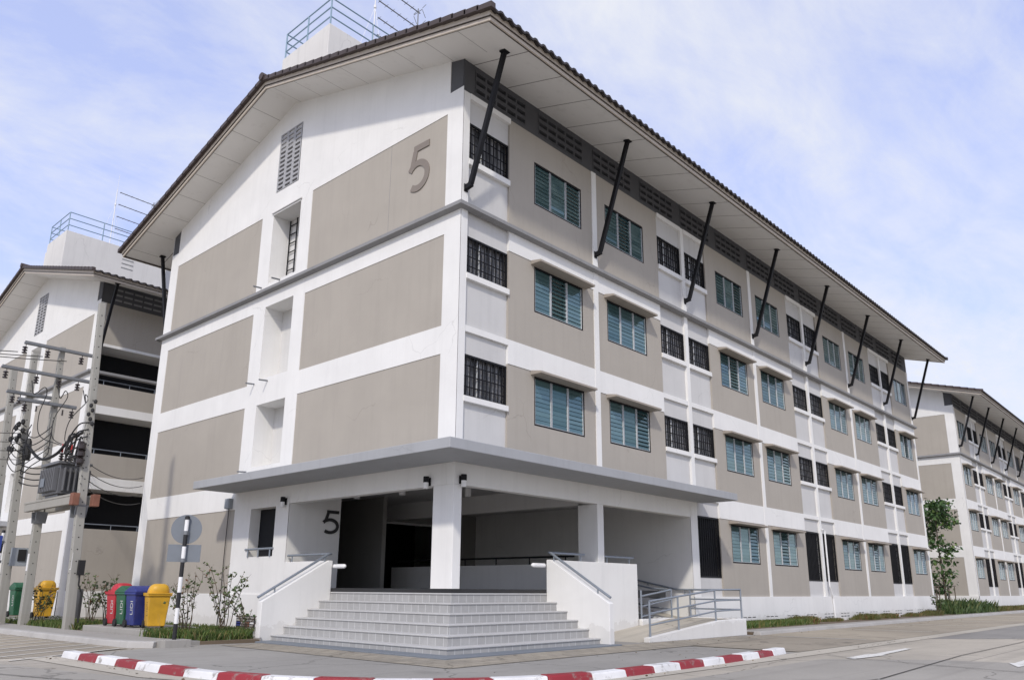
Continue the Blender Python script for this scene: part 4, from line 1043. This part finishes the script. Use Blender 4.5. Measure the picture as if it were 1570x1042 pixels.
def sign_plate(parent, z, shape, w, h, face='sign_blue'):
    b = MB(); nrm = Vector((.52, .85, 0)); a = Vector((.85, -.52, 0)); c = nrm*.07
    if shape == 'disc':
        pts = [(w/2*cos(2*pi*k/40), w/2*sin(2*pi*k/40)) for k in range(40)]
    else: pts = [(-w/2, -h/2), (w/2, -h/2), (w/2, h/2), (-w/2, h/2)]
    V = [c+a*p[0]+Vector((0, 0, z+p[1])) for p in pts]; n = len(pts)
    b.face(V[::-1], 0); b.face([v+nrm*.02 for v in V], 1)
    for k in range(n): b.face([V[k], V[(k+1) % n], V[(k+1) % n]+nrm*.02, V[k]+nrm*.02], 0)
    b.build('sign_plate', ['sign_back', face], parent)
sign_plate(sp_, 2.34, 'disc', .62, .62); sign_plate(sp_, 1.84, 'rect', .66, .36)
sp2 = striped((-4.3, 15.1, .06), 2.75, 'second black and white striped post at the left edge with a small blue plate', group='black and white poles')
b = MB(); b.box(-.3, -.02, -.07, -.05, 2.15, 2.6); b.build('sign_plate', 'sign_blue', sp2)

# ------------------------------------------------------------------ utility poles, transformer and cables
def pole(loc, h, lean, w0, w1, label):
    t = thing('utility_pole', label, 'utility pole', loc, group='concrete utility poles')
    b = MB(); V = []
    for z, w in ((-.1, w0), (h, w1)):
        for sx, sy in ((-1, -1), (1, -1), (1, 1), (-1, 1)): V.append((sx*w/2+lean[0]*z/h, sy*w*.42+lean[1]*z/h, z))
    b.mesh(V, [(3, 2, 1, 0), (4, 5, 6, 7), (0, 1, 5, 4), (1, 2, 6, 5), (2, 3, 7, 6), (3, 0, 4, 7)], 0)
    b.build('pole', 'pole_concrete', t, bevel=0.015)
    hl = MB(); z = 1.5
    while z < h-.2:
        f = z/h; w = w0+(w1-w0)*f; x = lean[0]*f; y = lean[1]*f
        hl.lathe([(.018, 0), (.018, .004)], (x-w/2-.002, y, z), 8, 0, 'x'); hl.lathe([(.018, -.004), (.018, 0)], (x, y-w*.42, z), 8, 0, 'y'); z += .32
    hl.build('bolt_hole', 'cable_black', t)
    return t
pA = pole((-3.5, 11.15, .04), 9.25, (-.30, .1), .25, .17, 'tall bare concrete utility pole, right hand leg of the transformer frame')
pB = pole((-3.5, 14.7, .04), 8.65, (-.12, 0), .26, .16, 'concrete utility pole with three steel crossarms, left hand leg of the transformer frame')
pC = pole((-3.85, 15.7, .04), 8.5, (-.25, 0), .27, .17, 'concrete utility pole with coiled black cables and a meter box, left of the transformer')
pD = pole((-3.1, 20.2, .04), 9.0, (-.35, 0), .30, .2, 'plain concrete utility pole farthest left at the picture edge')
def arm(parent, z, x0, x1, ins, y=-.15, th=.085, down=True):
    b = MB(); b.beam((x0, y, z), (x1, y, z), th, th*.8); b.beam((x0, y-.055, z+.02), (x1, y-.055, z+.02), .015, .085)
    b.build('crossarm', 'galvanised', parent)
    for x in ins:
        q = MB(); pr = []
        for k in range(3): pr += [(.03, -k*.085), (.075, -k*.085-.025), (.075, -k*.085-.05), (.03, -k*.085-.06)]
        q.tube([(x, y, z-.05), (x, y-.02, z-.14)], .014, 6)
        q.lathe(pr, (x-.02, y-.03, z-.12), 10); q.build('insulator', 'porcelain', parent, smooth=True)
arm(pB, 8.50, -1.25, 1.0, (-1.2, -.55, .45)); arm(pB, 7.62, -1.75, .9, (-1.6, -.75, -.1, .45)); arm(pB, 6.70, -1.15, .5, (-.95, .4), th=.09)
arm(pC, 7.1, -.9, .45, (-.7, -.5), th=.09)
b = MB()
for k in range(3): b.lathe([(.05, 0), (.10, .03), (.10, .14), (.05, .17)], (-.34, -.10, 4.45+k*.2), 12)
b.box(-.40, -.28, -.05, .05, 4.4, 5.1); b.build('fuse_stack', ['porcelain'], pA, smooth=True)
b = MB(); b.box(-.02, .14, -.22, -.12, 1.45, 1.85); b.build('meter_box', 'cable_black', pA); b = MB(); b.box(-.17, -.162, -.08, .03, 1.6, 2.05); b.build('notice', 'white_plastic', pA)
b = MB(); b.tube([(.05, -.17, 1.45), (.06, -.16, 1.2), (.16, -.14, 1.0), (.18, -.14, .2)], .022, 6); b.build('conduit', 'cable_black', pA)
b = MB(); b.box(-.05, .42, -.30, -.16, 1.75, 2.3, 0); b.box(.12, .34, -.33, -.30, 1.9, 2.25, 1); b.build('meter_box', ['box_grey', 'cable_black'], pC)
b = MB(); b.box(-.152, -.144, -.08, .05, 1.6, 2.1); b.build('notice', 'white_plastic', pB)
# platform beams between poles A and B
pf = thing('transformer_platform', 'double concrete beam between two utility poles carrying the grey transformer', 'platform', (-3.6, 12.9, 3.4))
for dx in (-.26, .27):
    b = MB(); b.box(dx-.07, dx+.07, -2.0, 1.95, -.02, .26, 0); b.box(dx-.09, dx+.09, -2.03, -1.80, -.05, .28, 1); b.box(dx-.085, dx+.085, -1.80, 1.97, .20, .262, 0); b.build('platform_beam', ['pole_concrete', 'rust_red'], pf, bevel=0.01)
for yy in (-1.58, 1.55):
    for sg in (-1, 1):
        b = MB(); y0 = yy+sg*.14
        b.prism([(y0, -.022), (y0+sg*.10, -.022), (y0, -.36)], 'x', -.15, .16); b.build('corbel', 'galvanised', pf)
tr = thing('transformer', 'grey finned pole transformer box with black bushings on top', 'transformer', (-3.6, 12.75, 3.67))
b = MB(); b.box(-.36, .36, -.62, .62, .08, .92); b.box(-.46, .46, -.72, .72, .92, 1.0); b.box(-.3, .3, -.5, .5, 0, .08)
for k in range(9): b.box(-.50, -.36, -.55+k*.135, -.51+k*.135, .15, .82); b.box(.36, .50, -.55+k*.135, -.51+k*.135, .15, .82)
for k in range(5): b.box(-.28+k*.14, -.24+k*.14, -.76, -.62, .15, .82)
b.build('tank', 'transformer_grey', tr, bevel=0.012)
b = MB(); b.box(-.51, -.50, .1, .42, .3, .55); b.build('nameplate', 'sign_back', tr)
for k in range(3):
    b = MB(); pr = []
    for j in range(5): pr += [(.035, 1.0+j*.075), (.075, 1.02+j*.075), (.075, 1.04+j*.075), (.035, 1.055+j*.075)]
    b.lathe(pr, (-.12+k*.2, .2-k*.12, 0), 10); b.build('bushing', 'porcelain', tr, smooth=True)
    b = MB(); b.tube([(-.12+k*.2, .2-k*.12, 1.37), (-.12+k*.2, .2-k*.12, 1.62)], .03, 8); b.build('terminal', 'red_terminal', tr)
for k in range(4):
    b = MB(); b.tube([(-.2+k*.13, -.42, 1.0), (-.2+k*.13, -.42, 1.25)], .035, 8); b.build('bushing', 'porcelain', tr, smooth=True)
def sag(p, q, s, n=12):
    p = Vector(p); q = Vector(q); out = []
    for k in range(n+1):
        f = k/n; c = p.lerp(q, f); c.z -= s*4*f*(1-f); out.append(c)
    return out
def loop_pts(pts, n=8):
    """smooth curve through points (Catmull-Rom)"""
    P = [Vector(p) for p in pts]; P = [2*P[0]-P[1]]+P+[2*P[-1]-P[-2]]; out = []
    for i in range(1, len(P)-2):
        for k in range(n):
            t = k/n; a, b, c, d = P[i-1:i+3]
            out.append(.5*((2*b)+(-a+c)*t+(2*a-5*b+4*c-d)*t*t+(-a+3*b-3*c+d)*t**3))
    out.append(P[-2]); return out
def cable(pts, r, label, group, name='power_cable', mat='cable_black'):
    b = MB(); b.tube(pts, r, 6); o = b.build(name, mat, smooth=True); tag(o, label, 'cable', group); return o
# thin service wires
for k in range(4):
    cable(sag((-3.75, 11.05, 4.62-k*.22), (-.02, 15.95, 4.95-k*.30), .25), .012, 'thin black service wire sagging from the bare pole to the corner of the near block', 'service wires to the near block')
    cable(sag((-4.0, 15.6, 5.9-k*.28), (-14, 24.0, 7.0-k*.33), .3), .012, 'thin wire running off to the left from the cable-laden pole', 'wires leaving to the left')
    cable(sag((-3.98, 15.6, 4.9-k*.18), (-3.65, 14.75, 4.75-k*.18), .05), .02, 'short black cable between the two left poles', 'short cables between the left poles')
    cable(sag((-3.75, 11.05, 5.35-k*.13), (.25, 22.5, 6.2-k*.2), .25), .012, 'thin wire from the bare pole to the corridor of the farther block', 'wires to the farther block')
for k in range(3):
    cable(sag((-4.9+k*.7, 14.5, 8.2), (-16+k*.6, 20.5, 9.6), .5), .014, 'high voltage line running left from the top crossarm', 'high voltage lines')
# drooping jumper cables in front of the poles
for k in range(5):
    z = 6.1-k*.22
    cable(loop_pts([(-4.05, 15.5, z), (-4.35, 15.3, z+.06), (-4.5, 15.2, z-.3), (-4.3, 15.2, z-.6), (-4.02, 15.45, z-.5)]), .014, 'black cable looping out from the cable-laden pole', 'looping cables on the poles')
    cable(loop_pts([(-3.6, 14.55, z+.15), (-3.75, 14.2, z-.15), (-4.0, 14.6, z-.45), (-4.05, 15.3, z-.25-.1*k), (-3.9, 15.55, z+.1)]), .015, 'thick black cable coiled between the two left poles', 'coiled cables between the poles')
for k in range(3):
    cable(loop_pts([(-4.4+k*.75, 14.45, 7.35), (-4.3+k*.75, 14.4, 6.95), (-4.05+k*.6, 14.35, 7.2), (-3.95+k*.6, 14.4, 7.0), (-4.1+k*.45, 14.3, 6.3), (-4.1+k*.35, 13.9, 5.6), (-3.75+k*.12, 13.0, 5.25)]), .014, 'jumper wire dropping from a crossarm insulator to the transformer', 'jumper wires')
    q = MB(); pr = []
    for j in range(5): pr += [(.018, -.04*j), (.04, -.04*j-.01), (.018, -.04*j-.02)]
    q.lathe(pr, (-4.4+3.5+k*.75+.22, -.32, 6.55), 8); q.build('insulator', 'porcelain', pB, smooth=True)
cable(loop_pts([(-4.0, 15.3, 5.5), (-3.9, 14.2, 4.95), (-3.8, 13.2, 5.0), (-3.75, 12.4, 5.35), (-3.7, 11.8, 5.45), (-3.7, 11.3, 5.5)]), .045, 'thick black cable bundle running above the transformer between the poles', 'thick cable bundle')
for k in range(5):
    cable(loop_pts([(-3.85+k*.1, 12.33, 4.9), (-3.86+k*.1, 12.2, 5.2), (-3.84+k*.1, 12.15, 5.42), (-3.8+k*.06, 11.9, 5.46-.03*k)]), .028, 'thick black cable rising from the transformer bushings', 'cables on the transformer')
for k in range(5):
    cable(loop_pts([(-3.72, 11.1, 5.7-k*.2), (-3.95, 11.25, 5.6-k*.22), (-4.05, 11.6, 5.1-k*.12), (-3.9, 11.35, 4.7-k*.05), (-3.82, 11.05, 4.6)]), .02, 'black cable looping down on the bare pole above the fuses', 'looping cables on the bare pole')
# splice connectors, tangle on pole C
for k in range(9):
    a = random.uniform(-.55, -.05); z = 5.0+random.uniform(0, 1.2)
    q = MB(); q.lathe([(.02, -.09), (.06, -.05), (.06, .05), (.02, .09)], (a-.15, -.28, z), 8); q.build('cable_connector', 'cable_black', pC, smooth=True)
q = MB(); q.lathe([(.1, -.3), (.13, -.2), (.10, .3), (.05, .4)], (-.08, -.24, 5.3), 8); q.build('cable_joint', 'cable_black', pC, smooth=True)
for k in range(6):
    q = MB(); q.lathe([(.02, -.06), (.05, -.03), (.05, .03), (.02, .06)], (-.30+random.uniform(-.06, .16), -.16, 5.6+k*.13), 8); q.build('cable_connector', 'cable_black', pA, smooth=True)

# ------------------------------------------------------------------ roof antennas
def antenna(loc, label, n, h=3.0, s=1.0):
    t = thing('television_antenna', label, 'antenna', loc, group='roof antennas')
    b = MB(); b.tube([(0, 0, 0), (0, 0, h)], .022, 6)
    for k in range(n):
        z = h-.15-k*.72*s; b.tube([(-1.85*s, 0, z+.05), (.1, 0, z)], .022, 6)
        for sg in (-1, 1):
            b.beam((.02, 0, z), (.12, .0, z+sg*.32*s), .012, .25*s, 0, (0, 0, 1)) if False else b.tube([(0, -.25*s, z+sg*.05), (.16, -.25*s, z+sg*.30*s)], .012, 5)
            b.tube([(0, .25*s, z+sg*.05), (.16, .25*s, z+sg*.30*s)], .012, 5)
        b.tube([(0, -.25*s, z), (0, .25*s, z)], .012, 5)
        for j in range(6): b.tube([(-1.8*s+j*.3*s, -.11*s, z+.05-j*.008), (-1.8*s+j*.3*s, .11*s, z+.05-j*.008)], .008, 5)
    b.build('antenna_frame', 'galvanised', t); return t
def mast(loc, h, label):
    t = thing('antenna_mast', label, 'mast', loc, group='thin masts on the roof towers')
    b = MB(); b.tube([(0, 0, 0), (0, 0, h)], .022, 6); b.tube([(0, 0, h), (0, 0, h+.9)], .008, 5); b.lathe([(.05, h*.74), (.05, h*.77)], (0, 0, 0), 8)
    for a in (0.4, 2.5, 4.6): b.tube([(0, 0, h*.75), (.75*cos(a), .75*sin(a), 0)], .006, 4)
    b.build('mast_pole', 'pole_white', t)
for (oy, who) in ((0, 'on the near block'), (22.6, 'on the block behind the poles')):
    antenna((4.45, 7.3+oy, 18.7), 'television antenna with stacked booms behind the roof tower '+who, 4, 3.9 if oy == 0 else 3.6)
    mast((2.45, 7.3+oy, 18.7), 3.6, 'thin guyed white mast on the roof tower '+who)
antenna((62.5, 2.0, 15.7), 'small television antenna on the roof of the farther right block', 1, 1.3, .7)

# ------------------------------------------------------------------ vegetation
def leaf(mb, p, size, d=None):
    d = d or Vector((random.uniform(-1, 1), random.uniform(-1, 1), random.uniform(-.6, .9)))
    d = d.normalized(); u = d.cross(Vector((random.uniform(-1, 1), random.uniform(-1, 1), random.uniform(-1, 1)))).normalized()
    w = size*.34; p = Vector(p); n = d.cross(u)*size*.12
    mb.face([p, p+d*size*.5+u*w+n, p+d*size, p+d*size*.5-u*w+n])
def shrub(loc, h, n, spread, label, leaves=14, lsize=.09, mat='leaf_shrub', seed=0, group='sparse shrubs', name='shrub'):
    random.seed(seed); t = thing(name, label, 'shrub', loc, group=group); s = MB(); l = MB()
    for k in range(n):
        a = random.uniform(0, 2*pi); r = spread*random.uniform(.25, 1.0); hh = h*random.uniform(.55, 1.0); b0 = Vector((random.uniform(-.12, .12), random.uniform(-.12, .12), -.02))
        pts = [b0+Vector((cos(a)*r*f**1.5, sin(a)*r*f**1.5, hh*f)) for f in (0, .3, .6, .85, 1.0)]
        pts = [p+Vector((random.uniform(-.03, .03), random.uniform(-.03, .03), 0)) for p in pts]
        s.tube(loop_pts(pts, 3), .012, 5, 0, .004)
        pp = loop_pts(pts, 6)
        tw = [(pp[int(len(pp)*f)], Vector((random.uniform(-1, 1), random.uniform(-1, 1), random.uniform(.1, .9))).normalized()*random.uniform(.1, .28)) for f in (random.uniform(.35, .95) for _ in range(4))]
        for q, dv in tw: s.tube([q, q+dv*.5, q+dv+Vector((0, 0, .03))], .005, 4, 0, .002)
        for j in range(leaves):
            if random.random() < .5: q = pp[int(len(pp)*random.uniform(.4, .999))]
            else: q0, dv = random.choice(tw); q = q0+dv*random.uniform(.3, 1.0)
            leaf(l, q, lsize*random.uniform(.6, 1.25))
    s.build('stem', 'stem', t); l.build('foliage', mat, t); return t
shrub((-2.75, 6.1, .07), 1.6, 10, .5, 'sparse twiggy shrub behind the striped post', 16, .085, seed=3)
shrub((-1.75, 6.2, .07), 1.75, 11, .6, 'sparse reddish green shrub left of the steps, right of the striped post', 21, .09, seed=5)
shrub((-1.45, 5.6, .07), 1.15, 8, .85, 'low spreading shrub with dark leaves beside the steps wall', 11, .10, seed=8, mat='leaf_green')
shrub((-2.3, 12.9, .07), 1.5, 11, .5, 'grey green shrub between the two legs of the transformer frame', 14, .10, seed=11)
shrub((-2.2, 11.9, .07), 1.5, 10, .5, 'grey green shrub just right of the bare concrete pole', 13, .10, seed=13)
shrub((-3.05, 15.0, .07), 1.3, 8, .5, 'small shrub in front of the yellow bin behind the poles', 16, .10, seed=15)
shrub((33.6, -.75, .09), .95, 7, .3, 'little weed bush against the plinth near the far corner of the near block', 16, .12, seed=17, mat='leaf_green')
def grass(name, poly_fn, n, h, mat, seed, zb=.07, label=None):
    random.seed(seed); g = MB()
    for k in range(n):
        p = poly_fn()
        if p is None: continue
        hh = h*random.uniform(.35, 1.0)*(p[2] if len(p) > 2 else 1); a = random.uniform(0, 2*pi); w = hh*.05+.004; ln = hh*random.uniform(.1, .6)
        x, y = p[0], p[1]; dx, dy = cos(a)*w, sin(a)*w; lx, ly = -sin(a)*ln, cos(a)*ln
        g.face([(x-dx, y-dy, zb), (x+dx, y+dy, zb), (x+dx*.5+lx*.4, y+dy*.5+ly*.4, zb+hh*.65), (x+lx, y+ly, zb+hh), (x-dx*.5+lx*.4, y-dy*.5+ly*.4, zb+hh*.65)])
    o = g.build(name, mat); o['kind'] = 'stuff'
    if label: o['label'] = label
    return o
def in_bed():
    y = random.uniform(4.5, 6.9); f = (y-4.4)/2.4; x0 = -3.2-.25*f; x1 = -1.9+.6*f; return (random.uniform(x0, x1), y)
grass('grass', in_bed, 5200, .24, 'grass_blade', 21)
grass('grass', lambda: (random.uniform(-3.5, -1.6), random.uniform(10.9, 17.6)), 7000, .2, 'grass_blade', 22)
grass('grass', lambda: (random.uniform(-1.55, -.1), random.uniform(6.9, 15)), 3000, .14, 'grass_blade', 23)
def clump():
    x = 10.1+25.6*random.random()**1.15; c = sin(x*1.9)+sin(x*.77+1)+.6
    if random.random() > .25+.3*c: return None
    return (x, -random.uniform(.03, .03+.75*(.45+.25*c)), .5+.3*max(0, c))
grass('weeds', clump, 30000, .24, 'grass_rusty', 24, .08)
grass('weeds', lambda: (random.uniform(9.95, 17), -random.uniform(.05, .85)), 7000, .22, 'grass_blade', 25, .08)
def tallw():
    x = random.gauss(42.0, 2.8); return (min(max(x, 36.3), 46.3), random.uniform(-.9, 1.6), .35+.65*(.5+.5*sin(x*3.1))*random.uniform(.5, 1))
grass('tall_weeds', tallw, 6000, .95, 'leaf_green', 26, .08)
grass('weeds', lambda: (random.uniform(46, 60), -random.uniform(.05, .9)), 2500, .35, 'grass_rusty', 27, .08)
def tree(loc, h, label):
    random.seed(31); t = thing('young_tree', label, 'tree', loc); tk = MB(); cr = MB()
    tk.tube(loop_pts([(0, 0, -.1), (.03, 0, h*.3), (-.05, .03, h*.6), (.02, 0, h*.95)], 5), .075, 8, 0, .02)
    tips = []
    for k in range(34):
        f = random.uniform(.16, .97); z = h*f; a = random.uniform(0, 2*pi)
        r = (1.35*sin(pi*min(1, max(0.06, (f-.50)/.5))*.85+.25) if f > .5 else .75*random.uniform(.5, 1))*random.uniform(.55, 1.05)
        p = Vector((0, 0, z)); q = p+Vector((cos(a)*r, sin(a)*r, r*.45)); m = p.lerp(q, .5)+Vector((0, 0, .1)); tk.tube([p, m, q], .02, 5, 0, .006)
        tips.append((q, m, f))
    for q, m, f in tips:
        for j in range(62 if f > .5 else 16):
            c = m.lerp(q, random.uniform(.2, 1.1)); s = .26
            leaf(cr, c+Vector((random.gauss(0, s), random.gauss(0, s), random.gauss(0, s*.75))), random.uniform(.16, .34), Vector((random.uniform(-1, 1), random.uniform(-1, 1), random.uniform(-1.0, .3))))
    tk.build('trunk', 'bark', t); cr.build('crown', 'leaf_tree', t); return t
tree((41.2, .75, .06), 6.4, 'young leafy green tree between the near block and the farther right block')
st_ = thing('tree_stakes', 'row of thin support stakes around the young tree', 'stakes', (41.2, .75, .06))
for dx, dy in ((-1.3, 0), (-.7, .3), (1.0, .1), (1.7, .2), (2.6, .1)):
    b = MB(); b.tube([(dx, dy, 0), (dx+.05, dy, 1.5)], .03, 6); b.build('stake', 'bark', st_)
b = MB(); b.tube([(-1.6, .1, 1.5), (2.9, .1, 1.55)], .03, 6); b.build('rail', 'bark', st_)
random.seed(77); lt = MB()
for k in range(170):
    if k < 70: x, y, z = random.uniform(4.6, 30), random.gauss(-2.35, .25), .012
    elif k < 110: x, y, z = random.uniform(-5.8, 4), random.uniform(-5.2, -2.4), .006
    elif k < 140: x, y, z = random.gauss(-6.62, .12), random.uniform(-2, 3), .012
    else: x, y, z = random.uniform(-2.5, 14), random.gauss(-5.85, .1), .014
    a = random.uniform(0, 2*pi); s1 = random.uniform(.02, .055); u = Vector((cos(a), sin(a), random.uniform(0, .5)))*s1; v = Vector((-sin(a), cos(a), random.uniform(0, .4)))*s1*.45
    p = Vector((x, y, z)); lt.face([p, p+u*.5+v, p+u, p+u*.5-v])
lo = lt.build('leaf_litter', 'leaf_dry'); lo['kind'] = 'stuff'
# porch of the farther left block, seen at the left edge
b = MB(); b.box(-2.1, -.0, 7.3, 15.0, 3.9, 4.12); b.build('entrance_canopy', 'canopy_grey_paint', leftb)
